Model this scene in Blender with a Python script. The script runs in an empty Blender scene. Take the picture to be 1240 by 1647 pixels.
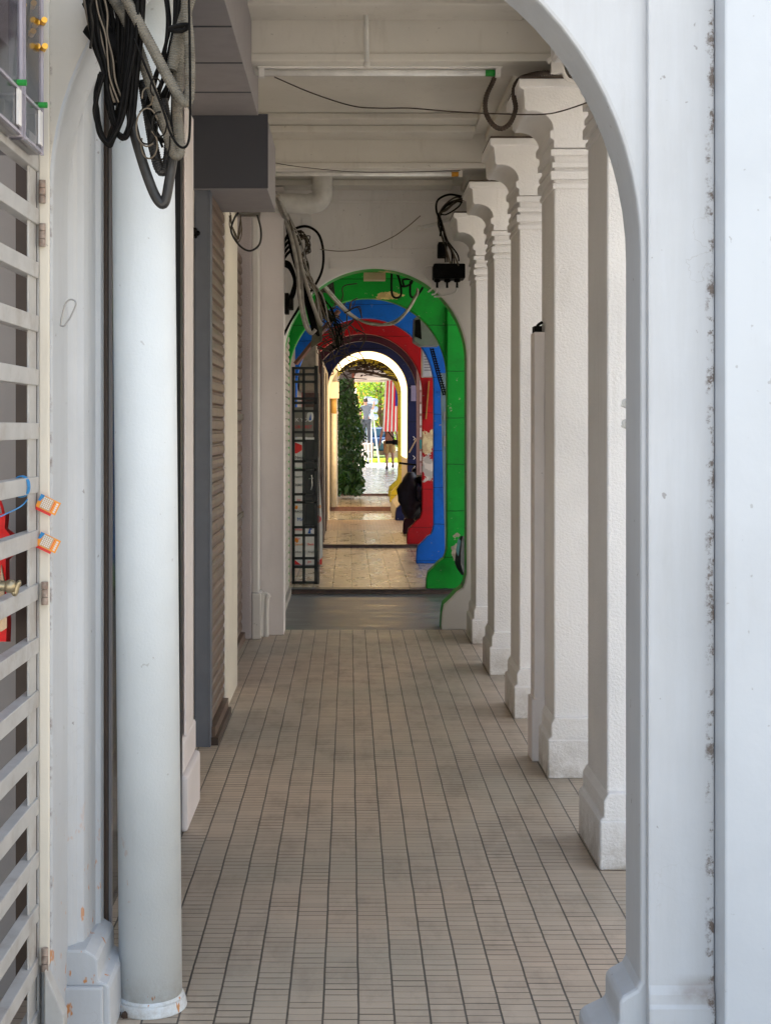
import bpy, bmesh, math, random
from mathutils import Vector, Matrix
R = math.radians
random.seed(7)
sc = bpy.context.scene
COL = sc.collection

# ---------------------------------------------------------------- camera
F, CX, CY, EYE = 2300.0, 562.0, 688.0, 1.6
cam = bpy.data.cameras.new('camera'); camo = bpy.data.objects.new('camera', cam); COL.objects.link(camo)
camo.location = (0, 0, EYE); camo.rotation_euler = (R(90), 0, 0)
cam.sensor_fit = 'VERTICAL'; cam.sensor_height = 36; cam.sensor_width = 27.1
cam.lens = F / 1647 * 36
cam.shift_x = (620 - CX) / 1647; cam.shift_y = -(823.5 - CY) / 1647
cam.clip_start = 0.1; cam.clip_end = 1500
sc.camera = camo
# ---------------------------------------------------------------- light
SUN_EL, SUN_AZ = 52, -28          # degrees; azimuth measured from +Y towards +X
w = bpy.data.worlds.new('World'); sc.world = w; w.use_nodes = True
nt = w.node_tree
sky = nt.nodes.new('ShaderNodeTexSky'); sky.sky_type = 'NISHITA'; sky.sun_disc = False
sky.sun_elevation = R(SUN_EL); sky.sun_rotation = R(SUN_AZ)
sky.air_density = 1.3; sky.dust_density = 2.5; sky.ozone_density = 1.0
bg = nt.nodes['Background']; bg.inputs['Strength'].default_value = 0.12
hs = nt.nodes.new('ShaderNodeHueSaturation'); hs.inputs['Saturation'].default_value = .62   # thin bright cloud
nt.links.new(sky.outputs[0], hs.inputs['Color']); nt.links.new(hs.outputs[0], bg.inputs['Color'])
sun = bpy.data.lights.new('sun', 'SUN'); sun.energy = 4.8; sun.angle = R(0.5); sun.color = (1, .89, .75)
suno = bpy.data.objects.new('sun', sun); COL.objects.link(suno)
d = Vector((math.sin(R(SUN_AZ)) * math.cos(R(SUN_EL)), math.cos(R(SUN_AZ)) * math.cos(R(SUN_EL)), math.sin(R(SUN_EL))))
suno.rotation_euler = d.to_track_quat('Z', 'Y').to_euler()
sc.view_settings.view_transform = 'Standard'; sc.view_settings.look = 'None'
sc.view_settings.exposure = 2.25; sc.view_settings.gamma = 1
sc.render.engine = 'CYCLES'
sc.cycles.max_bounces = 10; sc.cycles.diffuse_bounces = 7; sc.cycles.glossy_bounces = 3
sc.cycles.transparent_max_bounces = 12; sc.cycles.sample_clamp_indirect = 6
sc.cycles.use_denoising = True

# ---------------------------------------------------------------- helpers
def X(px, Z): return (px - CX) * Z / F
def H(py, Z): return EYE + (CY - py) * Z / F
def P(px, py, Z): return Vector((X(px, Z), Z, H(py, Z)))

class N:
    """tiny node-graph writer"""
    def __init__(s, name, rough=.6, metal=0, spec=.5):
        s.m = bpy.data.materials.new(name); s.m.use_nodes = True; s.t = s.m.node_tree
        s.b = s.t.nodes['Principled BSDF']
        s.b.inputs['Roughness'].default_value = rough; s.b.inputs['Metallic'].default_value = metal
        s.b.inputs['Specular IOR Level'].default_value = spec
        g = s.t.nodes.new('ShaderNodeNewGeometry'); s.pos = g.outputs['Position']
    def put(s, k, v):
        if isinstance(v, (tuple, float, int)):
            if isinstance(v, tuple) and len(v) == 3: v = (*v, 1)
            s.b.inputs[k].default_value = v
        else: s.t.links.new(v, s.b.inputs[k])
    def _set(s, inp, v):
        if hasattr(v, 'node'): s.t.links.new(v, inp)
        else:
            if isinstance(v, tuple) and len(v) == 3 and inp.type == 'RGBA': v = (*v, 1)
            inp.default_value = v
    def math(s, op, a, b=0.0, c=0.0, clamp=False):
        n = s.t.nodes.new('ShaderNodeMath'); n.operation = op; n.use_clamp = clamp
        s._set(n.inputs[0], a); s._set(n.inputs[1], b); s._set(n.inputs[2], c); return n.outputs[0]
    def scale(s, v, sx, sy, sz):
        n = s.t.nodes.new('ShaderNodeVectorMath'); n.operation = 'MULTIPLY'
        s._set(n.inputs[0], v); n.inputs[1].default_value = (sx, sy, sz); return n.outputs[0]
    def noise(s, sca=5, det=4, rough=.55, v=None, dist=0):
        n = s.t.nodes.new('ShaderNodeTexNoise'); n.inputs['Scale'].default_value = sca
        n.inputs['Detail'].default_value = det; n.inputs['Roughness'].default_value = rough
        n.inputs['Distortion'].default_value = dist
        s.t.links.new(v or s.pos, n.inputs['Vector']); return n.outputs['Fac']
    def ramp(s, f, a, b, lo=0.0, hi=1.0):
        n = s.t.nodes.new('ShaderNodeMapRange'); s._set(n.inputs[0], f)
        n.inputs[1].default_value = a; n.inputs[2].default_value = b
        n.inputs[3].default_value = lo; n.inputs[4].default_value = hi; return n.outputs[0]
    def mix(s, f, a, b, mode='MIX'):
        n = s.t.nodes.new('ShaderNodeMix'); n.data_type = 'RGBA'; n.blend_type = mode
        s._set(n.inputs['Factor'], f); s._set(n.inputs[6], a); s._set(n.inputs[7], b); return n.outputs[2]
    def sep(s, v=None):
        n = s.t.nodes.new('ShaderNodeSeparateXYZ'); s.t.links.new(v or s.pos, n.inputs[0]); return n.outputs
    def comb(s, x, y, z):
        n = s.t.nodes.new('ShaderNodeCombineXYZ')
        for i, v in enumerate((x, y, z)): s._set(n.inputs[i], v)
        return n.outputs[0]
    def bump(s, h, st=.3, dist=.01, prev=None):
        n = s.t.nodes.new('ShaderNodeBump'); n.inputs['Strength'].default_value = st
        n.inputs['Distance'].default_value = dist; s.t.links.new(h, n.inputs['Height'])
        if prev: s.t.links.new(prev, n.inputs['Normal'])
        s.t.links.new(n.outputs[0], s.b.inputs['Normal']); return n.outputs[0]

def plaster(name, col, rough=.55, fine=(90, .25, .003), dirt=.25, dirtcol=(.22, .17, .11), speck=.0, spec=.4, vari=.10):
    n = N(name, rough, spec=spec)
    v = n.noise(1.3, 5)
    c = n.mix(n.ramp(v, .35, .65), tuple(x * (1 - vari) for x in col), tuple(min(x * (1 + vari * .4), .86) for x in col))
    st = n.noise(3.5, 8, .7, n.scale(n.pos, 3, 3, .6))
    c = n.mix(n.ramp(st, .55, .85, 0, dirt), c, dirtcol)
    sp = n.noise(38, 2, .5)
    c = n.mix(n.ramp(sp, .735, .76, 0, speck), c, (.10, .07, .05))
    n.put('Base Color', c)
    big = n.bump(n.noise(9, 3), .25, .006)
    n.bump(n.noise(fine[0], 5, .6), fine[1], fine[2], big)
    return n
def flat(name, col, rough=.5, metal=0, spec=.5, vari=.12, sca=12, bump=0, dirt=0, dirtcol=(.12, .09, .06)):
    n = N(name, rough, metal, spec)
    f = n.noise(sca, 4)
    c = n.mix(n.ramp(f, .3, .7), tuple(x * (1 - vari) for x in col), tuple(min(1, x * (1 + vari)) for x in col))
    if dirt: c = n.mix(n.ramp(n.noise(sca * .6, 7, .7), .5, .75, 0, dirt), c, dirtcol)
    n.put('Base Color', c)
    if bump: n.bump(f, bump, .004)
    return n.m
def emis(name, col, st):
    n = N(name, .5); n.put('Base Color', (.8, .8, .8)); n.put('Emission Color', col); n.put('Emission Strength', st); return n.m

def tag(o, label=None, cat=None, group=None, kind=None):
    if label: o['label'] = label
    if cat: o['category'] = cat
    if group: o['group'] = group
    if kind: o['kind'] = kind
    return o
def root(name, loc, label, cat, group=None):
    o = bpy.data.objects.new(name, None); COL.objects.link(o); o.location = loc; o.empty_display_size = .1
    return tag(o, label, cat, group)
def build(name, bm, mat, parent=None, label=None, cat=None, group=None, kind=None, smooth=False, bevel=0, origin=None):
    me = bpy.data.meshes.new(name)
    if origin is not None: bmesh.ops.translate(bm, verts=bm.verts, vec=-Vector(origin))
    bmesh.ops.recalc_face_normals(bm, faces=bm.faces)
    for f in bm.faces: f.smooth = smooth
    bm.to_mesh(me); bm.free()
    for m in (mat if isinstance(mat, list) else [mat]): me.materials.append(m)
    o = bpy.data.objects.new(name, me); COL.objects.link(o)
    if origin is not None: o.location = origin
    if parent is not None:
        o.parent = parent
        o.matrix_parent_inverse = Matrix.Translation(-world_loc(parent))
    if bevel:
        b = o.modifiers.new('bevel', 'BEVEL'); b.width = bevel; b.segments = 2; b.limit_method = 'ANGLE'; b.angle_limit = R(40)
    return tag(o, label, cat, group, kind)
def world_loc(o):
    # parents here only translate
    v = Vector(o.location)
    if o.parent: v += world_loc(o.parent) + o.matrix_parent_inverse.translation
    return v
def copy_thing(r, delta, label=None):
    c = r.copy(); COL.objects.link(c); c.location = Vector(r.location) + Vector(delta)
    if label: c['label'] = label
    for ch in list(r.children):
        k = ch.copy(); COL.objects.link(k); k.parent = c; k.matrix_parent_inverse = ch.matrix_parent_inverse.copy()
        for g in list(ch.children):
            q = g.copy(); COL.objects.link(q); q.parent = k; q.matrix_parent_inverse = g.matrix_parent_inverse.copy()
    return c
def B(): return bmesh.new()
def box(bm, x0, x1, y0, y1, z0, z1, rot=None):
    r = bmesh.ops.create_cube(bm, size=1)
    M = Matrix.Translation(((x0 + x1) / 2, (y0 + y1) / 2, (z0 + z1) / 2))
    if rot: M = M @ rot
    M = M @ Matrix.Diagonal((abs(x1 - x0), abs(y1 - y0), abs(z1 - z0), 1))
    bmesh.ops.transform(bm, matrix=M, verts=r['verts']); return r['verts']
def beam(bm, a, b, wx, wy):
    """box bar from a to b"""
    a, b = Vector(a), Vector(b); dd = b - a; q = dd.to_track_quat('Z', 'Y').to_matrix().to_4x4()
    r = bmesh.ops.create_cube(bm, size=1)
    M = Matrix.Translation((a + b) / 2) @ q @ Matrix.Diagonal((wx, wy, dd.length, 1))
    bmesh.ops.transform(bm, matrix=M, verts=r['verts'])
def cyl(bm, a, b, r1, r2=None, seg=20):
    a, b = Vector(a), Vector(b); dd = b - a; q = dd.to_track_quat('Z', 'Y').to_matrix().to_4x4()
    r = bmesh.ops.create_cone(bm, cap_ends=True, segments=seg, radius1=r1, radius2=r1 if r2 is None else r2, depth=dd.length)
    bmesh.ops.transform(bm, matrix=Matrix.Translation((a + b) / 2) @ q, verts=r['verts'])
def ball(bm, c, r, sx=1, sy=1, sz=1, sub=2):
    q = bmesh.ops.create_icosphere(bm, subdivisions=sub, radius=r)
    bmesh.ops.transform(bm, matrix=Matrix.Translation(c) @ Matrix.Diagonal((sx, sy, sz, 1)), verts=q['verts'])
def prism(bm, pts, y0, y1):
    """pts (x,z) outline extruded along Y"""
    a = [bm.verts.new((x, y0, z)) for x, z in pts]; b = [bm.verts.new((x, y1, z)) for x, z in pts]
    n = len(pts)
    bm.faces.new(a); bm.faces.new(b[::-1])
    for i in range(n): bm.faces.new((a[i], b[i], b[(i + 1) % n], a[(i + 1) % n]))
def prism_y(bm, pts, x0, x1):
    """pts (y,z) outline extruded along X"""
    a = [bm.verts.new((x0, y, z)) for y, z in pts]; b = [bm.verts.new((x1, y, z)) for y, z in pts]
    n = len(pts)
    bm.faces.new(a); bm.faces.new(b[::-1])
    for i in range(n): bm.faces.new((a[i], b[i], b[(i + 1) % n], a[(i + 1) % n]))
def smoothpath(p, k=6):
    p = [Vector(q) for q in p]; out = []
    for i in range(len(p) - 1):
        p0, p1, p2, p3 = p[max(i - 1, 0)], p[i], p[i + 1], p[min(i + 2, len(p) - 1)]
        for j in range(k):
            t = j / k
            out.append(.5 * ((2 * p1) + (p2 - p0) * t + (2 * p0 - 5 * p1 + 4 * p2 - p3) * t * t + (3 * p1 - p0 - 3 * p2 + p3) * t ** 3))
    out.append(p[-1]); return out
def tube(bm, pts, r, seg=7, k=6, corr=0, pitch=.006):
    path = smoothpath(pts, k) if k > 1 else [Vector(q) for q in pts]
    if corr:
        L = [0]
        for a, b in zip(path, path[1:]): L.append(L[-1] + (b - a).length)
        n = int(L[-1] / (pitch / 2)); new = []; j = 0
        for i in range(n + 1):
            s = L[-1] * i / n
            while j < len(L) - 2 and L[j + 1] < s: j += 1
            t = (s - L[j]) / max(L[j + 1] - L[j], 1e-9); new.append(path[j].lerp(path[j + 1], min(max(t, 0), 1)))
        path = new
    prev = None; up = Vector((0, 1, 0)); n = len(path)
    for i, q in enumerate(path):
        tdir = (path[min(i + 1, n - 1)] - path[max(i - 1, 0)])
        if tdir.length < 1e-9: tdir = Vector((0, 0, 1))
        tdir.normalize()
        u = up - tdir * up.dot(tdir)
        if u.length < 1e-3: u = tdir.orthogonal()
        u.normalize(); v = tdir.cross(u); up = u
        rr = r * (1 - corr * (i % 2)) if not callable(r) else r(i / max(n - 1, 1))
        ring = [bm.verts.new(q + (u * math.cos(2 * math.pi * j / seg) + v * math.sin(2 * math.pi * j / seg)) * rr) for j in range(seg)]
        if prev:
            for j in range(seg): bm.faces.new((prev[j], prev[(j + 1) % seg], ring[(j + 1) % seg], ring[j]))
        else: bm.faces.new(ring[::-1])
        prev = ring
    bm.faces.new(prev)
def pxpath(pp, Z): return [P(q[0], q[1], q[2] if len(q) > 2 else Z) for q in pp]
def text(name, s, px, py, Z, hpx, mat, parent=None, rot=0, ext=.001, face='front', origin=None, label=None):
    cu = bpy.data.curves.new(name, 'FONT'); cu.body = s; cu.size = hpx * Z / F * 1.38; cu.extrude = ext; cu.align_x = 'LEFT'
    t = bpy.data.objects.new(name, cu); COL.objects.link(t)
    bpy.context.view_layer.update()
    me = bpy.data.meshes.new_from_object(t.evaluated_get(bpy.context.evaluated_depsgraph_get()))
    bpy.data.objects.remove(t)
    me.materials.clear(); me.materials.append(mat)
    loc = origin or P(px, py, Z)
    me.transform(Matrix.Translation(loc) @ Matrix.Rotation(-rot, 4, 'Y') @ Matrix.Rotation(R(90), 4, 'X'))
    o = bpy.data.objects.new(name, me); COL.objects.link(o)
    if parent is not None:
        o.parent = parent; o.matrix_parent_inverse = Matrix.Translation(-world_loc(parent))
    return o

# ---------------------------------------------------------------- materials
white = plaster('white_plaster', (.74, .72, .69), dirt=.22, speck=.35).m
ceil_m = plaster('ceiling_paint', (.66, .63, .57), dirt=.3, speck=.3, vari=.12).m
stucco_n = plaster('white_stucco', (.81, .795, .78), fine=(95, .75, .006), dirt=.12)
def foot_dirt(n, top=.22, col=(.30, .25, .19), rustf=0):
    c0 = n.b.inputs['Base Color'].links[0].from_socket; z = n.sep()[2]
    m = n.math('MULTIPLY', n.ramp(z, 0.0, top, .9, 0), n.ramp(n.noise(9, 8, .75), .38, .66))
    c0 = n.mix(m, c0, col)
    run = n.noise(14, 4, .6, n.scale(n.pos, 1, 1, .05))
    c0 = n.mix(n.ramp(run, .62, .78, 0, .22), c0, (.40, .36, .30))
    if rustf:
        m = n.math('MULTIPLY', n.ramp(z, .1, .55, 1, 0), n.ramp(n.noise(24, 3, .6, n.scale(n.pos, 1, 1, .5)), .66, .69)); c0 = n.mix(m, c0, (.50, .24, .10))
    n.put('Base Color', c0)
foot_dirt(stucco_n)
stucco = stucco_n.m
pink = plaster('pinkish_paint', (.76, .71, .695), dirt=.15, speck=.3).m
bluewhite = plaster('glossy_pale_paint', (.48, .515, .55), rough=.35, fine=(60, .2, .002), dirt=.12, speck=.3).m
cream = plaster('cream_paint', (.72, .67, .57), dirt=.25, speck=.5).m
lilac = plaster('lilac_stucco', (.52, .47, .48), fine=(120, .9, .006), dirt=.1).m
# near arch wall: paint with grime in the corner against the pier and rust spots low on its left jamb
def nearwall():
    n = plaster('near_arch_paint', (.49, .51, .53), rough=.5, fine=(70, .2, .003), dirt=.14, speck=.5)
    col = n.b.inputs['Base Color'].links[0].from_socket
    x, y, z = n.sep()[:3]
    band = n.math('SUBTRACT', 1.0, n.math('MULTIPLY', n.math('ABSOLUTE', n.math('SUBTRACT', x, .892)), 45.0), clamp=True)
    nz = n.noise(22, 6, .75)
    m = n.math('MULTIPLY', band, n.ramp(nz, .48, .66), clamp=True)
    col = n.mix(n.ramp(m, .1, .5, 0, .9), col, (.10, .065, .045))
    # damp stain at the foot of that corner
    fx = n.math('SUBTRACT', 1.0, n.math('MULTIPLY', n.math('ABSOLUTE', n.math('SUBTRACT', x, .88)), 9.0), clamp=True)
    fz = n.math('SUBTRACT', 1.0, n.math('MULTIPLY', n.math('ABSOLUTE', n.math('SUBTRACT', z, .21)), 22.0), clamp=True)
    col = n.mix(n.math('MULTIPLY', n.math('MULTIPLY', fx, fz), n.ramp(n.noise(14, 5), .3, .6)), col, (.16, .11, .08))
    # brush marks and a few hairline cracks
    br = n.noise(26, 5, .7, n.scale(n.pos, 1.5, 1, .12))
    col = n.mix(n.ramp(br, .35, .7, 0, .16), col, (.34, .34, .32))
    vo = n.t.nodes.new('ShaderNodeTexVoronoi'); vo.feature = 'DISTANCE_TO_EDGE'; vo.inputs['Scale'].default_value = 1.7
    wv = n.t.nodes.new('ShaderNodeVectorMath'); wv.operation = 'ADD'
    nn_ = n.t.nodes.new('ShaderNodeTexNoise'); nn_.inputs['Scale'].default_value = 5; nn_.inputs['Detail'].default_value = 6
    n.t.links.new(n.pos, nn_.inputs['Vector']); sc_ = n.scale(nn_.outputs['Color'], .5, .5, .5)
    n.t.links.new(n.pos, wv.inputs[0]); n.t.links.new(sc_, wv.inputs[1]); n.t.links.new(wv.outputs[0], vo.inputs['Vector'])
    ck = n.math('MULTIPLY', n.math('LESS_THAN', vo.outputs['Distance'], .0022), n.ramp(n.noise(1.1, 2), .52, .60))
    col = n.mix(n.math('MULTIPLY', ck, .28), col, (.25, .22, .19))
    # rust on the low left jamb
    rz = n.ramp(z, .25, .65, 1, 0); rx = n.ramp(x, -.72, -.68, 1, .55); rneg = n.ramp(x, -.55, -.5, 1, 0)
    rn = n.ramp(n.noise(26, 3, .6, n.scale(n.pos, 1, 1, .55)), .63, .67)
    m = n.math('MULTIPLY', n.math('MULTIPLY', rz, rn), rneg)
    col = n.mix(m, col, (.50, .22, .08))
    # dirty vertical line in the left moulding
    fr = n.math('MULTIPLY', n.math('LESS_THAN', y, 3.5505), n.math('LESS_THAN', x, -.30))
    col = n.mix(n.math('MULTIPLY', fr, .85), col, n.mix(n.ramp(n.noise(2, 4), .3, .7), (.52, .48, .40), (.62, .57, .49)))
    lb = n.math('SUBTRACT', 1.0, n.math('MULTIPLY', n.math('ABSOLUTE', n.math('SUBTRACT', x, -.741)), 160.0), clamp=True)
    lb = n.math('MULTIPLY', lb, n.math('LESS_THAN', y, 3.56))
    col = n.mix(n.math('MULTIPLY', lb, n.ramp(n.noise(18, 5, .7), .5, .66)), col, (.16, .12, .10))
    n.put('Base Color', col); return n.m
near_m = nearwall()
beige_door = plaster('beige_panel', (.33, .30, .28), dirt=.2).m
brown_wood = flat('brown_timber', (.055, .032, .02), .5, bump=.3)
brown_metal = flat('brown_shutter_metal', (.15, .098, .07), .42, metal=.25, vari=.2, dirt=.5)
greysteel = flat('grey_blue_paint', (.115, .125, .15), .5, vari=.06)
greysoft = flat('grey_lilac_panel', (.26, .245, .255), .6, vari=.06)
darkbox = flat('charcoal_panel', (.045, .047, .060), .6, vari=.06, sca=3)
black = flat('black_rubber', (.006, .0055, .005), .6, spec=.08, vari=.5, sca=40)
blackmetal = flat('black_paint_metal', (.012, .012, .013), .35)
dusty = flat('dusty_black_rubber', (.018, .016, .013), .8, spec=.1, vari=.5, sca=30)
conduit = flat('grey_conduit', (.15, .138, .112), .7, spec=.2, vari=.3, sca=25, dirt=.7)
hose = flat('dark_hose', (.018, .017, .016), .5, vari=.4, sca=30)
pale_cond = flat('pale_conduit', (.34, .32, .285), .6, vari=.25, sca=25, dirt=.4)
wire_brown = flat('brown_wire', (.045, .028, .018), .6)
wire_tan = flat('tan_wire', (.14, .11, .075), .6)
slat_m = flat('dirty_white_slat', (.40, .395, .38), .5, vari=.09, dirt=.8, dirtcol=(.24, .19, .15))
pipe_n = plaster('pipe_paint', (.67, .72, .75), rough=.5, fine=(120, .35, .003), dirt=.06, speck=.25); foot_dirt(pipe_n, .12, rustf=1); pipe_m = pipe_n.m
pvc = flat('white_pvc', (.62, .61, .57), .4)
tube_m = flat('lamp_tube_glass', (.82, .82, .80), .25)
green_cap = flat('green_cap', (.01, .25, .03), .4)
orange_cap = flat('orange_cap', (.65, .30, .02), .4)
rust = flat('rusty_hinge', (.28, .22, .18), .6, vari=.4, sca=60, dirt=.6, dirtcol=(.2, .08, .03))
brass = flat('brass', (.36, .30, .19), .35, metal=.8)
red_p = flat('red_plastic', (.75, .02, .02), .35, vari=.2)
tan_wood = flat('pale_wood', (.50, .36, .22), .6)
sky_blue = flat('blue_string', (.02, .22, .50), .5)
grey_leaf = flat('steel_hook', (.30, .30, .30), .3, metal=.8)
notice = flat('notice_paper', (.72, .70, .68), .7)
notice2 = flat('pink_notice_paper', (.60, .42, .42), .7)
tealp = flat('teal_print', (.03, .35, .36), .6)
txt_w = flat('white_print', (.8, .8, .8), .6); txt_r = flat('red_print', (.7, .03, .03), .6)
txt_k = flat('dark_print', (.06, .06, .07), .6); txt_o = flat('orange_print', (.8, .30, .04), .6)
txt_b = flat('blue_print', (.03, .12, .45), .6); txt_g = flat('green_print', (.05, .35, .10), .6)

def clear_plastic():
    m = bpy.data.materials.new('clear_plastic'); m.use_nodes = True; t = m.node_tree; t.nodes.clear()
    o = t.nodes.new('ShaderNodeOutputMaterial'); tr = t.nodes.new('ShaderNodeBsdfTransparent'); gl = t.nodes.new('ShaderNodeBsdfGlossy')
    tr.inputs[0].default_value = (.80, .79, .83, 1); gl.inputs['Roughness'].default_value = .12
    fr = t.nodes.new('ShaderNodeFresnel'); fr.inputs[0].default_value = 1.5
    mp = t.nodes.new('ShaderNodeMath'); mp.operation = 'ADD'; mp.inputs[1].default_value = .05
    mx = t.nodes.new('ShaderNodeMixShader'); t.links.new(fr.outputs[0], mp.inputs[0]); t.links.new(mp.outputs[0], mx.inputs[0])
    t.links.new(tr.outputs[0], mx.inputs[1]); t.links.new(gl.outputs[0], mx.inputs[2]); t.links.new(mx.outputs[0], o.inputs[0])
    return m
clear = clear_plastic()
glass = flat('dark_shop_glass', (.02, .022, .022), .12, spec=.4, vari=0)

# painted cross walls: paint, block joints, peeled patches and scuffs
def paint_wall(name, col, z0, jointz=.45, peel=None, peel2=None, rough=.5):
    n = N(name, rough, spec=.25)
    x, y, z = n.sep()[:3]
    v = n.noise(2.2, 5)
    c = n.mix(n.ramp(v, .3, .7), tuple(q * .82 for q in col), tuple(min(.9, q * 1.1) for q in col))
    st = n.noise(5, 9, .75)
    c = n.mix(n.ramp(st, .50, .72, 0, .55), c, tuple(q * .35 + .01 for q in col))
    wob = n.math('MULTIPLY', n.noise(8, 3), .02)
    fz = n.math('FRACT', n.math('DIVIDE', n.math('ADD', n.math('ADD', z, 10 - z0), wob), jointz))
    ln = n.math('LESS_THAN', fz, .025)
    c = n.mix(n.math('MULTIPLY', ln, .65), c, tuple(q * .2 for q in col))
    pz = n.noise(8.5, 6, .65)
    for pk in (peel, peel2):
        if pk:
            xc, xr, zc, zr, pcol, th = pk
            dx = n.math('DIVIDE', n.math('SUBTRACT', x, xc), xr); dz = n.math('DIVIDE', n.math('SUBTRACT', z, zc), zr)
            rr = n.math('ADD', n.math('MULTIPLY', dx, dx), n.math('MULTIPLY', dz, dz))
            f = n.math('ADD', rr, n.math('MULTIPLY', n.math('SUBTRACT', pz, .5), 6.0))
            mk = n.math('LESS_THAN', f, th)
            c = n.mix(mk, c, n.mix(n.ramp(n.noise(11, 3), .45, .55), pcol, tuple(min(.8, q * 1.5) for q in pcol)))
    chip = n.math('GREATER_THAN', n.noise(13, 6, .75), .665)
    c = n.mix(n.math('MULTIPLY', chip, .8), c, (.35, .30, .24))
    n.put('Base Color', c)
    b1 = n.bump(n.math('SUBTRACT', 1.0, ln), .5, .006)
    n.bump(n.noise(30, 5, .65), .35, .006, b1)
    return n.m

# floors
def tiles(name, a, b, w_, l_, joint, rib=0, jw=.03, rough=.36, tint=None, bumpst=.5, gap=(.05, .045, .04), dirtf=.55):
    n = N(name, rough, spec=.5)
    x, y, z = n.sep()[:3]
    wob = n.math('MULTIPLY', n.math('SUBTRACT', n.noise(2.5, 2), .5), .007)
    xs = n.math('ADD', n.math('SUBTRACT', x, .025), wob)
    cx = n.math('DIVIDE', n.math('ADD', xs, 20 * w_), w_)
    ci = n.math('FLOOR', cx); fx = n.math('FRACT', cx)
    wn = n.t.nodes.new('ShaderNodeTexWhiteNoise'); wn.noise_dimensions = '1D'; n.t.links.new(ci, wn.inputs['W'])
    off = wn.outputs['Value'] if rib else n.math('MULTIPLY', ci, 0.0)
    cy = n.math('ADD', n.math('DIVIDE', y, l_), off)
    ri = n.math('FLOOR', cy); fy = n.math('FRACT', cy)
    wn2 = n.t.nodes.new('ShaderNodeTexWhiteNoise'); wn2.noise_dimensions = '2D'; n.t.links.new(n.comb(ci, ri, 0.0), wn2.inputs['Vector'])
    ex = n.math('MINIMUM', fx, n.math('SUBTRACT', 1.0, fx)); ey = n.math('MINIMUM', fy, n.math('SUBTRACT', 1.0, fy))
    jx = n.math('LESS_THAN', ex, jw); jy = n.math('LESS_THAN', ey, jw * w_ / l_ * .8)
    j = n.math('MAXIMUM', jx, jy)
    c = n.mix(n.math('FRACT', n.math('MULTIPLY', wn2.outputs['Value'], 7.31)), a, b)
    big = n.noise(.9, 4)
    c = n.mix(n.ramp(big, .38, .66, 0, .75), c, tint or tuple(q * .8 for q in a))
    sm = n.noise(3.2, 7, .7, n.scale(n.pos, 1.6, .7, 1))
    c = n.mix(n.ramp(sm, .5, .75, 0, dirtf), c, tuple(q * .45 for q in a))
    gr = n.noise(500, 2, .6)
    c = n.mix(n.ramp(gr, .3, .7, 0, .22), c, tuple(q * .5 for q in a))
    hgt = n.ramp(ex, 0.0, jw * 1.7)
    if rib:   # small staggered tiles: thin cross joints, some deep and some nearly grouted flush
        jr = n.math('MULTIPLY', n.math('LESS_THAN', ey, n.ramp(wn2.outputs['Value'], 0.0, 1.0, .035, .085)), n.ramp(n.math('POWER', wn2.outputs['Value'], 1.8), 0.0, 1.0, .22, 1.15), clamp=True)
        c = n.mix(jr, c, tuple(q * .17 for q in a)); j = jx
    c = n.mix(n.math('MULTIPLY', j, .92), c, gap)
    n.put('Base Color', c)
    n.put('Roughness', n.ramp(sm, .3, .7, rough - .06, rough + .16))
    if rib: hgt = n.math('MINIMUM', hgt, n.ramp(ey, 0.0, .12))
    n.bump(hgt, bumpst, .002)
    return n.m
tile_main = tiles('beige_small_tile', (.47, .37, .28), (.56, .45, .345), .0973, .0415, .003, rib=1, jw=.029, rough=.38, tint=(.36, .335, .27))
tile_tan = tiles('tan_tile', (.56, .43, .28), (.62, .49, .34), .19, .24, .003, jw=.028, rough=.25, gap=(.12, .09, .06), dirtf=.12)
tile_mosaic = tiles('pink_mosaic', (.45, .33, .25), (.52, .40, .31), .05, .05, .003, jw=.06, rough=.3, gap=(.2, .14, .1), dirtf=.2)
tile_grey = tiles('pale_grey_tile', (.42, .43, .44), (.48, .49, .50), .3, .3, .003, jw=.008, rough=.15, gap=(.2, .2, .2), dirtf=.2)
def grey_floor():
    n = N('worn_grey_screed', .25)
    s = n.noise(2.6, 8, .7, n.scale(n.pos, .9, 2.4, 1)); q = n.noise(9, 6, .7)
    c = n.mix(n.ramp(s, .35, .65), (.10, .105, .11), (.20, .19, .18))
    c = n.mix(n.ramp(q, .62, .78, 0, .8), c, (.05, .045, .04)); n.put('Base Color', c)
    n.put('Roughness', n.ramp(s, .3, .7, .26, .55)); n.bump(s, .3, .006); return n.m
grey_fl = grey_floor()
riser_m = flat('dark_riser', (.09, .055, .05), .5, vari=.3, dirt=.4)
riser_p = flat('purple_brown_riser', (.20, .11, .11), .4, vari=.2, dirt=.4)

# ================================================================= SETTING
def floor_piece(x0, x1, y0, y1, z, mat, name='floor', th=.3):
    b = B(); box(b, x0, x1, y0, y1, z - th, z); return build(name, b, mat, kind='structure')
floor_piece(-2.0, 1.75, 1.0, 11.33, 0, tile_main)
floor_piece(-1.2, 1.75, 11.33, 13.78, -.002, grey_fl, 'floor')
floor_piece(-1.2, 1.75, 13.78, 18.57, .042, tile_tan)
floor_piece(-1.2, 1.75, 18.57, 21.2, .079, tile_tan)
floor_piece(-1.2, 1.75, 21.2, 23.6, .080, tile_mosaic)
floor_piece(-1.2, 1.75, 23.6, 26.1, .081, tile_grey)
floor_piece(-1.2, 1.75, 26.1, 30.4, .158, tile_tan)
floor_piece(-1.4, 3.2, 30.4, 52.3, .198, tile_grey)
def step_edge(y, z0, z1, mat, x0=-.9, x1=1.6):
    b = B(); box(b, x0, x1, y - .012, y - .001, z0, z1 + .003); return b
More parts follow.
